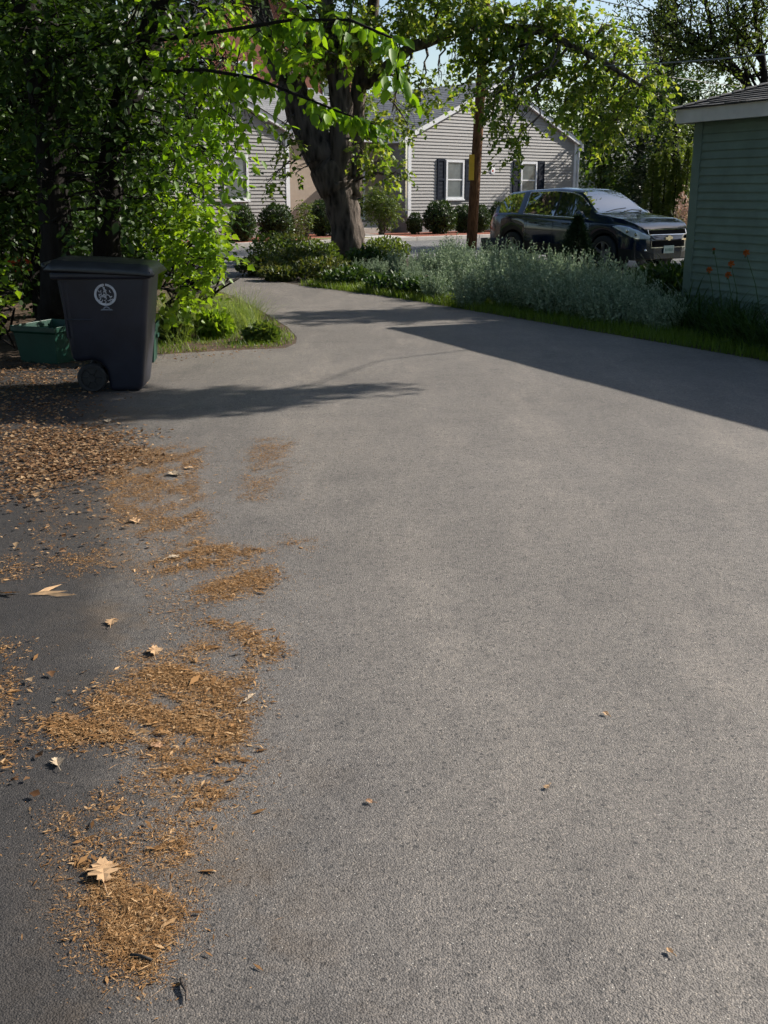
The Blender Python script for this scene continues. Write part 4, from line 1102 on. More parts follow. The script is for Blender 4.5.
L_low = [('low yellow-green plant at the far left tip of the bed',262,276,.55,.4,L_peren),('spiky light green plant just behind the left tip of the bed',275,266,.6,.75,L_lbush),
 ('yellowing plant left of the maple trunk',300,272,.6,.5,L_peren),('bushy olive plant in front of the maple trunk',325,280,.6,.45,L_peren),('leafy bright green plant right of the maple trunk',385,262,.6,.6,L_lbush),
 ('low dark green plant below the maple trunk',350,286,.55,.32,L_day),('low dark green plant left of the silver mass',395,292,.5,.3,L_day),('dark weedy plant along the grass verge mid bed',425,296,.45,.28,L_day),
 ('grassy green plant near the road behind the bed tip',290,258,.7,.6,L_peren),('dusty olive plant below the bed tip',280,281,.4,.25,L_peren),('leafy green plant between maple and silver plants',365,272,.5,.5,L_day),
 ('dark leafy plant under the nose of the car',656,304,.5,.62,L_day),('dark leafy plant between the car and the garage corner',684,306,.45,.66,L_day),
 ('leafy weed in the corner grass close to the wheeled bin',172,342,.22,.34,L_lbush),('leafy weed in the middle of the corner grass',214,338,.2,.28,L_bush),('small weed near the rounded tip of the corner grass',262,342,.16,.16,L_lbush),
 ('pale green seedling clump beside the maple roots',318,268,.5,.6,L_lbush)]
for lab, px, py, w, h, mat in L_low: mound('bed_plant', px, py, w, h, mat, .085, lab, 1100, 'mixed low plants in the bed')

# strap-leaved clumps below the garage wall
def strap_clump(px, py, n, L, label, mat=L_day, w=.024, group='strap-leaved clumps by the garage'):
    p = gnd(px, py); root = empty('daylily_clump', (p.x,p.y,.004), label, 'plant', group)
    q = rng.normal(size=(n,2))*.14; P = np.column_stack([q, np.zeros(n)])
    V, F = ribbons(P, np.arctan2(q[:,1],q[:,0])+rng.normal(size=n)*.5, L*rng.uniform(.6,1.2,n), w*rng.uniform(.7,1.2,n), rng.uniform(.1,.5,n), rng.uniform(.35,.95,n), 6)
    np_mesh('foliage', V, F, mat, root, world=False); return root
for i, (px, py, n, L, lab) in enumerate([(655,322,130,.62,'strap-leaved clump at the right end of the silver plants'),(678,326,140,.66,'strap-leaved clump in front of the garage corner'),(700,334,150,.62,'strap-leaved clump below the garage corner board'),
     (722,336,150,.62,'dark strap-leaved clump under the orange flowers'),(744,344,150,.60,'dark strap-leaved clump right of the orange flowers'),(766,350,150,.60,'dark strap-leaved clump at the right edge of the photo'),(690,318,120,.7,'taller strap-leaved clump close against the garage corner'),
     (735,326,120,.6,'strap-leaved clump close against the middle of the wall'),(790,356,140,.6,'strap-leaved clump just past the right edge'),(668,306,150,.85,'strap-leaved clump below the front of the car'),(650,304,140,.75,'strap-leaved clump between silver plants and the car nose'),(682,300,150,.9,'tall strap-leaved clump between the car nose and the garage')]):
    strap_clump(px, py, n, L, lab)
def daylily(fx, fy, bx, by, Y, label, s=.052, bud=False):
    p0 = at(bx, by, Y); p0.z = 0; f = at(fx, fy, Y)
    root = empty('daylily', p0, label, 'flower', 'orange daylilies by the garage wall')
    g = G(); m = p0.lerp(f, .55); m.z += .10; g.tube([p0, m, f], [.006,.005,.004], 6); g.build('stem', M_day, root, world=True, smooth=True)
    n = 6; a = np.arange(n)*2*PI/n + rng.random()*1; tilt = np.array([-.35,-.75,.35])
    U = np.column_stack([np.cos(a), np.zeros(n), np.sin(a)])*(.9 if not bud else .25) + tilt*.7
    P = np.repeat(np.array([tuple(f)]), n, 0)
    V, F = cloud(P, U, np.repeat(np.array([[.2,.9,.2]]), n, 0)+rng.normal(size=(n,3))*.2, np.column_stack([np.full(n,s*.9),np.full(n,s),np.full(n,s*1.5)]), OVAL)
    np_mesh('bloom', V, F, L_orange, root)
    g = G(); g.tube([f+Vector((0,.02,-.05)), f+Vector((0,0,-.01))], [.006,.016], 8); g.build('calyx', M_day, root, world=True, smooth=True)
daylily(709,270,716,325,12.6,'leftmost orange daylily bloom against the green wall')
daylily(728,275,734,328,12.2,'lowest orange daylily bloom, between two others')
daylily(731,264,742,330,12.3,'orange daylily bloom just above the lowest one')
daylily(746,253,766,330,12.0,'highest and rightmost orange daylily on a long leaning stem')
daylily(714,250,724,325,12.8,'half closed dull orange daylily above the leftmost bloom',.05,True)
# dwarf conical spruce, round planter, stone, pink plumes, rail fence
p = gnd(575, 280); h = at(574, 215, p.y).z
spire('dwarf_spruce', 'small dark conical evergreen standing in front of the car door', p, h, .80, L_spruce, 9000, .06)
p = gnd(492, 266); g = G()
z1 = at(491, 238, p.y).z; rr = 11.5*p.y/(FPX/cp)
pt = empty('planter_tub', p, 'round dark tub beside the rear bumper of the car', 'tub')
g.lathe([(0,0),(rr*.92,0),(rr,z1*.5),(rr*.97,z1*.85),(rr*1.04,z1*.86),(rr*1.04,z1),(rr*.9,z1),(rr*.86,z1-.1),(0,z1-.1)], 28); g.build('tub_body', M_tubk, pt, smooth=True, auto=40)
g = G(); g.lathe([(0,z1-.06),(rr*.5,z1-.05),(rr*.87,z1-.08)], 20); g.build('potting_soil', M_soil, pt)
p = gnd(431, 298); g = G(); g.ball((0,0,.06),(.13,.1,.09),12,jit=.12); o = g.build('garden_stone', M_stone, smooth=True); o.location = p; tag(o, 'small grey stone at the grass edge below the silver plants', 'stone')
p = at(688,192,30); p.z = 0; pk_ = empty('plume_grass', p, 'pinkish feathery plumes between the car hood and the garage corner', 'plant')
n = 90; q = rng.normal(size=(n,2))*.22; V, F = ribbons(np.column_stack([q,np.zeros(n)]), rng.uniform(0,6.28,n), 1.2*rng.uniform(.7,1.2,n), np.full(n,.02), rng.uniform(0,.3,n), rng.uniform(.1,.4,n), 5)
np_mesh('foliage', V, F, L_tuft, pk_, world=False)
n = 700; a = rng.uniform(0,6.28,n); q = .3*np.sqrt(rng.random(n)); P = np.column_stack([q*np.cos(a), q*np.sin(a), 1.0+rng.normal(size=n)*.28])
V, F = cloud(P, rng.normal(size=(n,3))+np.array([0,0,1.2]), rng.normal(size=(n,3)), .09*rng.uniform(.6,1.4,n), NARROW); np_mesh('plume', V, F, L_pink, pk_, world=False)
fa, fb = at(652,192,38), at(720,192,38); fa.z = fb.z = 0
FE = empty('rail_fence', fa, 'low dark rail fence on the lawn behind the car hood', 'fence')
g = G(); d = (fb-fa)
for z in (.35,.8): g.tube([Vector((0,0,z)), d+Vector((0,0,z))], .045, 6)
g.build('rail', M_barkd, FE)
for k in range(4): g = G(); q = d*(k/3); g.tube([q, q+Vector((0,0,1.0))], .06, 8); g.build('post', M_barkd, FE)

# ------------------------------------------------------------------ wheeled bin
bc = gnd(108, 392); bc.y += .22
BIN = empty('wheeled_bin', (bc.x+.025, bc.y, .008), 'dark navy wheeled rubbish bin with white round seal and closed lid', 'bin', rz=R(4))
def bin_body():
    g = G()
    # side outline (x = back to front, z); width narrows downwards
    prof = [(.25,0.0),(.31,.42),(.365,.93),(.37,1.0),(-.37,1.0),(-.365,.93),(-.318,.42),(-.302,.25),(-.24,.25),(-.14,.262),(-.07,.24),(-.03,.17),(-.022,.0)]
    hw = lambda z: .255 + .085*z
    vs = [(x, -hw(z), z) for x, z in prof] + [(x, hw(z), z) for x, z in prof]
    n = len(prof); fs = [list(range(n))[::1], [n+i for i in range(n)][::-1]]
    for i in range(n): j = (i+1) % n; fs.append((i, n+i, n+j, j)[::-1])
    g.add(vs, fs); return g
body = bin_body().build('body', M_bin, BIN, bevel=.048)
import bmesh
bm = bmesh.new(); bm.from_mesh(body.data); bmesh.ops.recalc_face_normals(bm, faces=bm.faces[:]); bm.to_mesh(body.data); bm.free()
body.modifiers['bevel'].segments = 4; body.modifiers['bevel'].angle_limit = R(35)
for f in body.data.polygons: f.use_smooth = True
g = G(); g.box((-.405,-.372,.925),(.395,.372,.985)); g.build('rim', M_bin, BIN, bevel=.02)
g = G()      # moulded ribs down the rear edge of the near side
for x in (-.325,-.29): g.add([(x-.010,-.334,.90),(x+.010,-.334,.90),(x+.022,-.296,.45),(x+.002,-.296,.45),(x-.010,-.322,.90),(x+.010,-.322,.90),(x+.022,-.284,.45),(x+.002,-.284,.45)], [(0,3,2,1),(0,1,5,4),(1,2,6,5),(2,3,7,6),(3,0,4,7)])
g.build('side_rib', M_bin, BIN, bevel=.004)
g = G(); g.add([(-.30,-.312,.605),(-.12,-.314,.60),(-.12,-.300,.585),(-.30,-.298,.59)], [(0,1,2,3)]); g.box((-.31,-.318,.595),(-.10,-.296,.606)); g.build('moulded_step', M_bin, BIN, bevel=.003)
# lid: low dome with raised lip
g = G(); nx, ny = 14, 12; vs = []; fs = []
for i in range(nx+1):
    for j in range(ny+1):
        u, v = i/nx*2-1, j/ny*2-1
        x, y = u*.432, v*.40
        ed_ = max(abs(u), abs(v))
        z = 1.055 - .05*(u*.5+.5) + .035*(1-u*u)*(1-v*v) - (.05 if ed_ > .99 else 0) + (.018 if .70 < ed_ < .9 else 0)
        vs.append((x - .01, y, z))
for i in range(nx):
    for j in range(ny):
        a = i*(ny+1)+j; fs.append((a, a+ny+1, a+ny+2, a+1))
g.add(vs, fs); lid = g.build('lid', M_lid, BIN, smooth=True)
sm = lid.modifiers.new('solid', 'SOLIDIFY'); sm.thickness = .02
g = G(); g.tube([(-.435,-.36,1.02),(-.462,-.30,1.035),(-.462,.30,1.035),(-.435,.36,1.02)], .018, 10); g.build('handle', M_lid, BIN, smooth=True)
for s in (-1, 1):
    yy = s*.262
    Mw = Matrix.Translation((-.152, yy, .120)) @ Matrix.Rotation(PI/2, 4, 'X')
    g = G(); g.lathe([(.085,-.028),(.108,-.03),(.119,-.018),(.119,.018),(.108,.03),(.085,.028)], 30, Mw); w = g.build('wheel', M_rub, BIN, smooth=True, auto=50)
    g = G(); g.lathe([(.0,.022),(.028,.024),(.032,.012),(.085,.010),(.088,.02),(.088,-.02),(0,-.02)], 24, Mw)
    for k in range(6):
        a = k*PI/3; g.tube([Vector((.03*math.cos(a),.03*math.sin(a),.016)), Vector((.084*math.cos(a),.084*math.sin(a),.016))], .007, 6, M=Mw)
    g.build('hub', M_blackp, w, smooth=True, auto=40)
g = G(); g.tube([(-.152,-.29,.120),(-.152,.29,.120)], .014, 8); g.build('axle', M_rub, BIN)
# printed seal on the near side: ring, inner marks, small foot mark
zc, xs = .80, .015
def on_side(x, z, e=.0025): return (x, -(.255+.085*z)-e, z)
def ring(g, r0, r1, n=40, a0=0, a1=2*PI, cx=xs, cz=zc):
    for k in range(n):
        a, b_ = a0+(a1-a0)*k/n, a0+(a1-a0)*(k+1)/n
        g.quad(on_side(cx+r0*math.cos(a),cz+r0*math.sin(a)), on_side(cx+r1*math.cos(a),cz+r1*math.sin(a)), on_side(cx+r1*math.cos(b_),cz+r1*math.sin(b_)), on_side(cx+r0*math.cos(b_),cz+r0*math.sin(b_)))
g = G(); ring(g, .070, .088, 46, PI/2+.06, PI*2.5-.06)
random.seed(3)
for k in range(26):                                    # scrolls and leaves inside the ring
    a = random.uniform(0,2*PI); rr_ = .062*math.sqrt(random.random()); c0 = (xs+rr_*math.cos(a), zc+rr_*math.sin(a))
    if math.hypot(c0[0]-xs-.02, c0[1]-zc-.035) < .018: continue
    s0 = random.uniform(0,6.28); ring(g, .009, .0145, 8, s0, s0+random.uniform(1.5,4), *c0)
for k in range(9): g.quad(on_side(xs-.05+k*.011,zc-.012+.01*math.sin(k*1.3)), on_side(xs-.04+k*.011,zc-.012+.01*math.sin((k+1)*1.3)), on_side(xs-.04+k*.011,zc-.004+.01*math.sin((k+1)*1.3)), on_side(xs-.05+k*.011,zc-.004+.01*math.sin(k*1.3)))
g.build('seal_mark', M_seal, BIN)
M_seal2 = pm('seal_print_faint', (.14,.16,.2), .6, .3, 40)
g = G(); ring(g, .020, .030, 12, .3, PI-.3, xs, zc-.122); g.quad(on_side(xs-.05,zc-.125), on_side(xs+.05,zc-.125), on_side(xs+.04,zc-.114), on_side(xs-.04,zc-.114)); g.build('seal_foot_mark', M_seal2, BIN)
# a few dry bits on the lid are left out: the photo shows the lid clean
random.seed(11)

def tub(name, p, rz, L, W, Hh, label):
    root = empty(name, p, label, 'tub', 'green recycling tubs', rz); g = G(); t = .012
    def rect(l, w, z): return [(-l/2,-w/2,z),(l/2,-w/2,z),(l/2,w/2,z),(-l/2,w/2,z)]
    rings = [rect(L*.82,W*.80,0), rect(L*.94,W*.93,Hh*.80), rect(L*.96,W*.95,Hh*.82), rect(L*1.0,W*1.0,Hh*.86), rect(L*1.0,W*1.0,Hh), rect(L*.965,W*.955,Hh), rect(L*.93,W*.91,Hh*.8), rect(L*.80,W*.77,.02)]
    vs = [v for r_ in rings for v in r_]; fs = [(0,3,2,1)]
    for i in range(len(rings)-1):
        for k in range(4): fs.append((i*4+k, i*4+(k+1)%4, (i+1)*4+(k+1)%4, (i+1)*4+k))
    fs.append(tuple((len(rings)-1)*4+k for k in range(4))); g.add(vs, fs); g.build('tub_body', M_tub, root, bevel=.012)
    for s in (-1,1):
        h = G(); h.box((s*L*.5-.006*s-.006,-.07,Hh*.62),(s*L*.5-.006*s+.012,.07,Hh*.72)); h.build('handle', M_tub, root, bevel=.004)
    return root
p = gnd(48, 366); tub('recycling_tub', (p.x-.03, p.y+.36, .006), R(-22), .52, .62, .36, 'open green recycling tub left of the wheeled bin')
p = gnd(128, 366); tub('recycling_tub', (p.x+.02, p.y+.30, .006), R(6), .44, .40, .37, 'green recycling tub mostly hidden behind the right side of the wheeled bin')
# red barrow half lost in the shade
p = gnd(34, 300); BW = empty('wheelbarrow', (p.x,p.y,0), 'red wheelbarrow lost in the shade left of the oak trunk', 'wheelbarrow', rz=R(20))
g = G(); zt_ = at(33,256,p.y).z
g.add([(-.28,-.2,zt_-.22),(.22,-.2,zt_-.2),(.22,.2,zt_-.2),(-.28,.2,zt_-.22),(-.42,-.3,zt_),(.40,-.3,zt_),(.40,.3,zt_),(-.42,.3,zt_),(-.40,-.28,zt_),(.38,-.28,zt_),(.38,.28,zt_),(-.40,.28,zt_),(-.26,-.18,zt_-.2),(.2,-.18,zt_-.18),(.2,.18,zt_-.18),(-.26,.18,zt_-.2)],
      [(0,3,2,1),(0,1,5,4),(1,2,6,5),(2,3,7,6),(3,0,4,7),(4,5,9,8),(5,6,10,9),(6,7,11,10),(7,4,8,11),(8,9,13,12),(9,10,14,13),(10,11,15,14),(11,8,12,15),(12,13,14,15)])
g.build('tray', M_red, BW, bevel=.01)
for s in (-1,1):
    h = G(); h.tube([(-.55,s*.06,.2),(-.1,s*.2,zt_-.24),(.75,s*.28,zt_-.12)], .018, 8); h.build('handle', M_barkd, BW)
    h = G(); h.tube([(.25,s*.2,zt_-.2),(.3,s*.24,0)], .014, 8); h.build('leg', M_rub, BW)
h = G(); h.lathe([(.05,-.03),(.15,-.035),(.18,-.02),(.18,.02),(.15,.035),(.05,.03),(.05,-.03)], 20, Matrix.Translation((-.55,0,.18)) @ Matrix.Rotation(PI/2,4,'X')); h.build('wheel', M_rub, BW, smooth=True)

# ------------------------------------------------------------------ parked SUV (x forward, y left)
CAR = empty('parked_car', (SUVC.x, SUVC.y, .012), 'dark navy sport utility car parked behind the silver bed', 'car', rz=SUVH)
def lerp_tab(tab, x):
    for (a, va), (b_, vb) in zip(tab, tab[1:]):
        if a <= x <= b_: t = (x-a)/(b_-a); t = t*t*(3-2*t)*.35 + t*.65; return va+(vb-va)*t
    return tab[0][1] if x < tab[0][0] else tab[-1][1]
TOP = [(-2.38,.72),(-2.34,.98),(-2.24,1.14),(-1.93,1.53),(-1.80,1.60),(-1.2,1.655),(-.3,1.69),(.25,1.655),(.42,1.60),(1.10,1.17),(1.25,1.145),(1.8,1.075),(2.12,.985),(2.27,.90),(2.34,.80),(2.385,.66)]
WID = [(-2.38,.74),(-2.30,.83),(-2.1,.885),(-1.5,.915),(0,.915),(1.5,.915),(1.95,.89),(2.15,.82),(2.28,.71),(2.345,.58),(2.385,.43)]
BELT = [(-2.38,.70),(-2.3,.95),(-2.15,1.10),(-1.5,1.115),(0,1.055),(1.1,1.02),(1.6,.99),(2.1,.91),(2.28,.81),(2.385,.64)]
WB = [1.41, -1.447]; WR = .36; AR = .42
def zlow(x):
    z = .27
    if x > 1.9: z = .27 - 0*(x-1.9)
    for c in WB:
        d = abs(x-c)
        if d < AR: z = max(z, .36+math.sqrt(AR*AR-d*d)*.98)
    return z
xs_ = sorted(set([-2.38,-2.345,-2.30,-2.24,-2.17,-2.1,-2.02,-1.93,-1.86,-1.80,-1.7] + [round(c+AR*math.cos(k*PI/10),4) for c in WB for k in range(11)] + [round(c+s*(AR+.002),4) for c in WB for s in (-1,1)] +
        [-.95,-.85,-.75,-.6,-.45,-.3,-.16,-.10,.05,.15,.25,.34,.42,.5,.6,.7,.8,.9,1.02,1.10,1.18,1.25,1.7,1.88,1.95,2.05,2.12,2.2,2.27,2.31,2.345,2.37,2.385]))
def section(x):
    zt_ = lerp_tab(TOP,x); w = lerp_tab(WID,x); zb = min(lerp_tab(BELT,x), zt_-.012); zl = min(zlow(x), zb-.10)
    gh = max(0., min(1., (zt_-zb-.03)/.5))
    wg = w*.94*(1-gh) + .64*gh if gh > 0 else w*.94
    ze = zb+.02 + max(0,(zt_-zb-.02))*(.86 if gh > .05 else .6)
    m1, m2 = zl+(zb-zl)*.30, zl+(zb-zl)*.62
    return [(w*.955,zl),(w*.985,m1),(w,m2),(w*.992,zb-.06 if zb-.06 > m2 else (m2+zb)/2),(w*.955,zb),(w*.925,min(zb+.02,ze)),(wg,ze),(wg*.90,zt_-(zt_-ze)*.35),(wg*.55,zt_-.010),(0,zt_)]
secs = [section(x) for x in xs_]; NJ = len(secs[0])
parts = {}
def put(kind, quad):
    parts.setdefault(kind, G()).add(quad, [tuple(range(len(quad)))])
for i in range(len(xs_)-1):
    xm = (xs_[i]+xs_[i+1])/2
    for j in range(NJ-1):
        k = 'body'
        gh = lerp_tab(TOP,xm)-lerp_tab(BELT,xm)
        if j == 5:
            if -.10 < xm < .86: k = 'front_window'
            elif -1.10 < xm < -.16: k = 'rear_window'
            elif -.16 <= xm <= -.10: k = 'pillar'
            elif -2.05 < xm < -1.32: k = 'quarter_window'
        if j >= 7 and .42 < xm < 1.10: k = 'windshield'
        if j >= 7 and -2.17 < xm < -1.93: k = 'tailgate_window'
        if j in (2,3,4) and xm < (-2.14 if j == 2 else -2.0): k = 'tail_lamp'
        if j == 0: k = 'cladding'
        for s in (1, -1):
            a = [(xs_[i],s*secs[i][j][0],secs[i][j][1]),(xs_[i+1],s*secs[i+1][j][0],secs[i+1][j][1]),(xs_[i+1],s*secs[i+1][j+1][0],secs[i+1][j+1][1]),(xs_[i],s*secs[i][j+1][0],secs[i][j+1][1])]
            kk = k + ('_l' if s > 0 else '_r') if k not in ('body','windshield','tailgate_window','cladding') else k
            put(kk, a if s > 0 else a[::-1])
for end in (0, -1):                                    # nose and tail caps
    sc_ = secs[end]; ring_ = [(xs_[end], y, z) for y, z in sc_] + [(xs_[end], -y, z) for y, z in sc_[-2::-1]]
    put('body', ring_ if end == -1 else ring_[::-1])
mats = {'body':M_paint,'cladding':M_blackp,'windshield':M_cglass,'tailgate_window':M_cglass,'front_window':M_cglass,'rear_window':M_cglass,'quarter_window':M_cglass,'pillar':M_blackp,'headlight':M_lamp,'tail_lamp':M_tail}
for k, g in parts.items():
    kb = k[:-2] if k.endswith(('_l','_r')) else k
    # weld
    uniq = {}; nv = []; mp_ = []
    for v in g.v:
        key = tuple(round(c,5) for c in v)
        if key not in uniq: uniq[key] = len(nv); nv.append(v)
        mp_.append(uniq[key])
    g.v = nv; fs = []
    for f in g.f:
        ff = []
        for q in f:
            if mp_[q] not in ff: ff.append(mp_[q])
        if len(ff) >= 3: fs.append(ff)
    g.f = fs; g.m = [0]*len(fs)
    o = g.build('window' if 'window' in kb else kb, mats[kb], CAR, smooth=True, auto=38)
g = G(); g.box((-2.2,-.80,.24),(2.2,.80,.60)); g.build('underbody', M_blackp, CAR)
for s in (1,-1):                                       # chrome line round the side glass, mirrors, door handles
    g = G(); pts = []
    for x in [x_ for x_ in xs_ if -1.12 <= x_ <= .9]:
        sc_ = section(x); pts.append((x, s*(sc_[5][0]+.006), sc_[5][1]))
    g.tube(pts, .011, 6)
    pts = [(x, s*(section(x)[6][0]+.004), section(x)[6][1]) for x in xs_ if -1.12 <= x <= .86]; g.tube(pts, .008, 6)
    a, b_ = section(-1.12)[5], section(-1.12)[6]; g.tube([(-1.12,s*(a[0]+.006),a[1]),(-1.12,s*(b_[0]+.004),b_[1])], .009, 6)
    g.build('window_trim', M_chrome, CAR, smooth=True)
    g = G(); g.ball((.80,s*1.01,1.13),(.09,.11,.085),14); g.tube([(.80,s*.86,1.08),(.80,s*.96,1.10)], .03, 8); g.build('mirror', M_paint, CAR, smooth=True)
    for x in (-.75,.28):
        g = G(); w = lerp_tab(WID,x); g.box((x-.10,min(s*w*.985,s*(w+.03)),.925),(x+.10,max(s*w*.985,s*(w+.03)),.955)); g.build('door_handle', M_paint, CAR, bevel=.008)
    g = G()
    for x in (-.98,-.13,.98): # door shut lines
        pts = [(x+.02*k/3, s*(lerp_tab(WID,x)*f_+.0015), z) for k,(f_,z) in enumerate([(.968,.36),(.99,.5),(1.0,.72),(.995,.98)])]; g.tube(pts, .004, 4)
    g.build('door_seam', M_blackp, CAR)
    for c in WB:
        Mw = Matrix.Translation((c, s*.80, WR)) @ Matrix.Rotation(PI/2, 4, 'X')
        g = G(); g.lathe([(.235,-.115),(.33,-.117),(.355,-.09),(.36,-.04),(.36,.04),(.355,.09),(.33,.117),(.235,.115),(.235,-.115)], 36, Mw); w = g.build('tyre', M_rub, CAR, smooth=True, auto=60)
        g = G(); so = 1 if s < 0 else -1
        g.lathe([(.236,.11*so),(.225,.112*so),(.215,.06*so),(.20,.02*so),(0,.02*so)], 36, Mw)
        g.build('rim_barrel', M_blackp, w, smooth=True, auto=40)
        g = G()
        for k in range(5):
            a = k*2*PI/5+.3
            for da in (-.16,.16): g.tube([Vector((.03*math.cos(a),.03*math.sin(a),.085*so)), Vector((.13*math.cos(a+da*.6),.13*math.sin(a+da*.6),.095*so)), Vector((.222*math.cos(a+da),.222*math.sin(a+da),.10*so))], [.028,.024,.022], 6, M=Mw)
        g.lathe([(0,.105*so),(.05,.10*so),(.055,.07*so)], 16, Mw); g.lathe([(.215,.113*so),(.238,.116*so),(.24,.09*so)], 36, Mw); g.build('rim', M_rim, w, smooth=True, auto=40)
        g = G(); # dark wheel well
        g.lathe([(AR-.012,.0),(AR-.012,.36)], 28, Matrix.Translation((c, s*.86, WR)) @ Matrix.Rotation(PI/2*s, 4, 'X')); g.build('wheel_well', M_blackp, CAR)
def ysurf(x, z):
    sc_ = section(x)
    for (ya, za), (yb, zb_) in zip(sc_, sc_[1:]):
        if za <= z <= zb_ and zb_ > za: t = (z-za)/(zb_-za); return ya+(yb-ya)*t
    return sc_[4][0]
HLX = [1.66,1.74,1.82,1.90,1.98,2.06,2.14,2.21,2.27,2.315,2.345]
HUP = [(1.66,.915),(1.85,.935),(2.05,.905),(2.2,.845),(2.30,.775),(2.345,.73)]
HLO = [(1.66,.905),(1.85,.835),(2.05,.735),(2.2,.675),(2.30,.66),(2.345,.665)]
for s in (1,-1):
    for nm, mt, e, sh in (('headlight_surround', M_chrome, .006, 0.0), ('headlight', M_lamp, .012, .012)):
        g = G(); vs = []; fs = []; nv = 5
        for x in HLX:
            a, b_ = lerp_tab(HLO,x)+sh*.8, lerp_tab(HUP,x)-sh*.8
            if b_ < a: a = b_ = (a+b_)/2
            for q in range(nv+1):
                z = a+(b_-a)*q/nv; y = ysurf(x, z); fx = max(0,(x-2.0)/.36)
                vs.append((x+e*fx*1.2+.02*fx*fx, s*(y+e), z))
        for i in range(len(HLX)-1):
            for q in range(nv):
                a = i*(nv+1)+q; f = (a, a+nv+1, a+nv+2, a+1); fs.append(f if s < 0 else f[::-1])
        g.add(vs, fs)
        if nm == 'headlight':
            hl_ = g.build(nm, mt, CAR, smooth=True)
            for x in (2.03, 2.19):
                z = (lerp_tab(HUP,x)+lerp_tab(HLO,x))/2; g2 = G(); g2.ball((x, s*(ysurf(x,z)+.006), z), (.05,.018,.05), 12); g2.build('bulb_housing', M_chrome, hl_, smooth=True)
        else: g.build(nm, mt, CAR, smooth=True)
# nose: split grille, chrome, bow-tie mark, plate
def nose_x(y, z):                                      # nose surface
    x = 2.385
    while x > 2.0 and (lerp_tab(WID,x) < abs(y) or lerp_tab(TOP,x) < z): x -= .004
    return x
def band(g, pts_y, z0, z1, e):
    for a, b_ in zip(pts_y, pts_y[1:]):
        P = [(nose_x(a,z0)+e,a,z0),(nose_x(b_,z0)+e,b_,z0),(nose_x(b_,z1)+e,b_,z1),(nose_x(a,z1)+e,a,z1)]
        g.add(P + [(x-.05,y,z) for x,y,z in P], [(0,1,2,3),(0,4,5,1),(3,2,6,7)])
ys = [-.56+.112*k for k in range(11)]
g = G(); band(g, ys, .755, .845, .012); g.build('upper_grille', M_grille, CAR)
g = G(); band(g, ys, .842, .853, .018); band(g, ys, .745, .758, .020)
for s in (-1,1):
    yy = sorted((s*.56, s*.575)); band(g, yy, .745, .853, .018)
g.build('grille_chrome', M_chrome, CAR)
ys2 = [-.50+.10*k for k in range(11)]
g = G(); band(g, ys2, .50, .632, .012); g.build('lower_grille', M_grille, CAR)
g = G(); band(g, ys2, .487, .505, .02)
for s in (-1,1): yy = sorted((s*.50, s*.515)); band(g, yy, .485, .632, .02)
g.build('grille_chrome', M_chrome, CAR)
xe = nose_x(0,.67)+.022; g = G()
ol = [(-.115,.695),(-.045,.695),(-.04,.672),(.04,.672),(.055,.707),(.125,.707),(.105,.765),(.045,.765),(.04,.788),(-.04,.788),(-.05,.753),(-.125,.753)]
ol = [(y*.9, .69+(z-.742)*.9) for y, z in ol]
g.add([(xe+.006,y,z) for y,z in ol]+[(xe-.02,y,z) for y,z in ol], [tuple(range(12))]+[(i,12+i,12+(i+1)%12,(i+1)%12) for i in range(12)]); g.build('badge', M_gold, CAR)
xp = nose_x(0,.45)+.03; g = G(); g.box((xp-.012,-.155,.375),(xp,.155,.53)); pl = g.build('number_plate', M_plate, CAR, bevel=.004)
g = G()
for k in range(6): g.box((xp-.002,-.115+k*.04,.415),(xp+.002,-.092+k*.04,.475))
g.build('plate_marks', M_platec, pl)
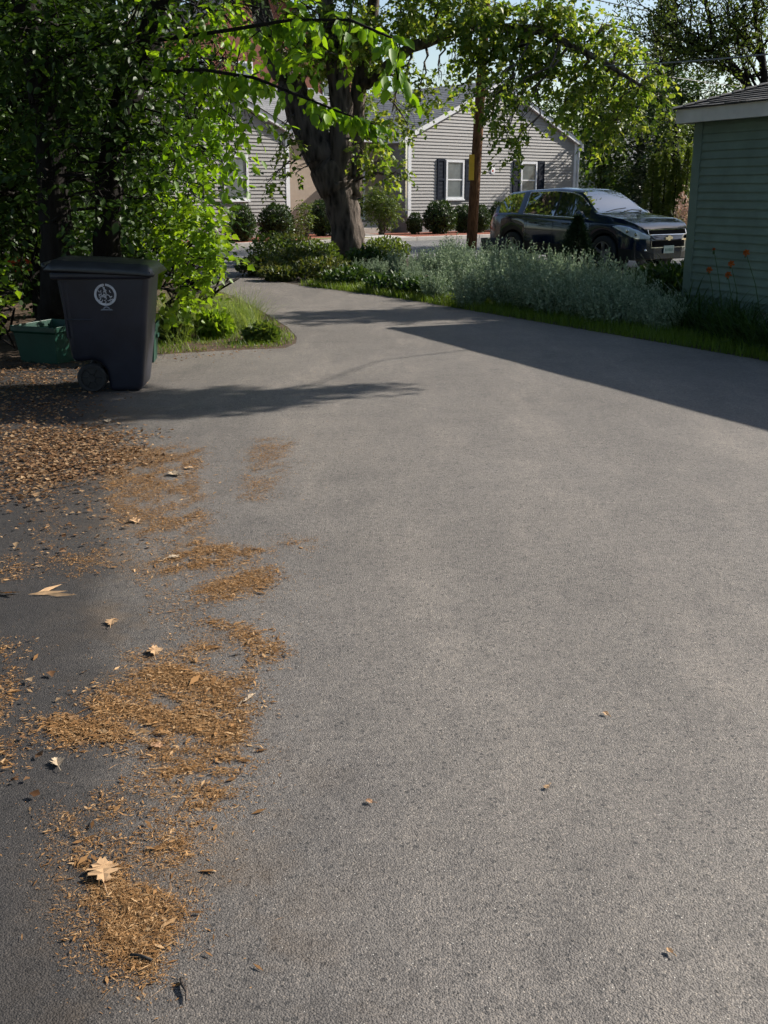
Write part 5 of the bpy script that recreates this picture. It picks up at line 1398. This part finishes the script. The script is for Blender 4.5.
for s in (-1,1):
    g = G(); y = s*.60; xx = nose_x(.60,.5)+.008; g.ball((xx-.02,y,.44),(.025,.045,.032),12); g.build('fog_lamp', M_chrome, CAR, smooth=True)
g = G(); pts = [(1.12,-.55,1.185),(1.06,-.2,1.235),(1.02,.15,1.26)]; g.tube(pts, .009, 5); pts = [(1.12,.0,1.19),(1.06,.3,1.225),(1.04,.62,1.2)]; g.tube(pts, .009, 5); g.build('wiper', M_blackp, CAR)

# ------------------------------------------------------------------ camera, light, world
cam = bpy.data.cameras.new('camera'); co = bpy.data.objects.new('camera', cam); COL.objects.link(co)
cam.sensor_fit = 'VERTICAL'; cam.sensor_height = 36; cam.lens = FPX/1024*36; cam.clip_end = 800; cam.clip_start = .05
co.location = (0,0,CAMZ); co.rotation_euler = (PI/2-PITCH, 0, 0); SC.camera = co
sl_ = bpy.data.lights.new('sun', 'SUN'); so_ = bpy.data.objects.new('sun', sl_); COL.objects.link(so_)
sl_.energy = 4.9; sl_.angle = R(.5); sl_.color = (1, .935, .84)
dirv = Vector((math.cos(SUN_EL)*math.cos(SUN_AZ), math.cos(SUN_EL)*math.sin(SUN_AZ), math.sin(SUN_EL)))
so_.rotation_euler = (-dirv).to_track_quat('-Z', 'Y').to_euler()
w = bpy.data.worlds.new('World'); SC.world = w; w.use_nodes = True; nt = w.node_tree
bgn = nt.nodes.get('Background'); sk = nt.nodes.new('ShaderNodeTexSky'); sk.sky_type = 'NISHITA'; sk.sun_disc = False
sk.sun_elevation = SUN_EL; sk.sun_rotation = PI/2 - SUN_AZ; sk.air_density = 1.0; sk.dust_density = 1.1
nt.links.new(sk.outputs[0], bgn.inputs[0]); bgn.inputs[1].default_value = .085
vs_ = SC.view_settings; vs_.view_transform = 'Standard'; vs_.look = 'None'; vs_.exposure = .78; vs_.gamma = 1; vs_.use_curve_mapping = False
cy = SC.cycles; cy.use_denoising = True; cy.max_bounces = 6; cy.diffuse_bounces = 3; cy.glossy_bounces = 3; cy.transmission_bounces = 3; cy.transparent_max_bounces = 4
cy.use_adaptive_sampling = True; cy.adaptive_threshold = .03; cy.sample_clamp_indirect = 6
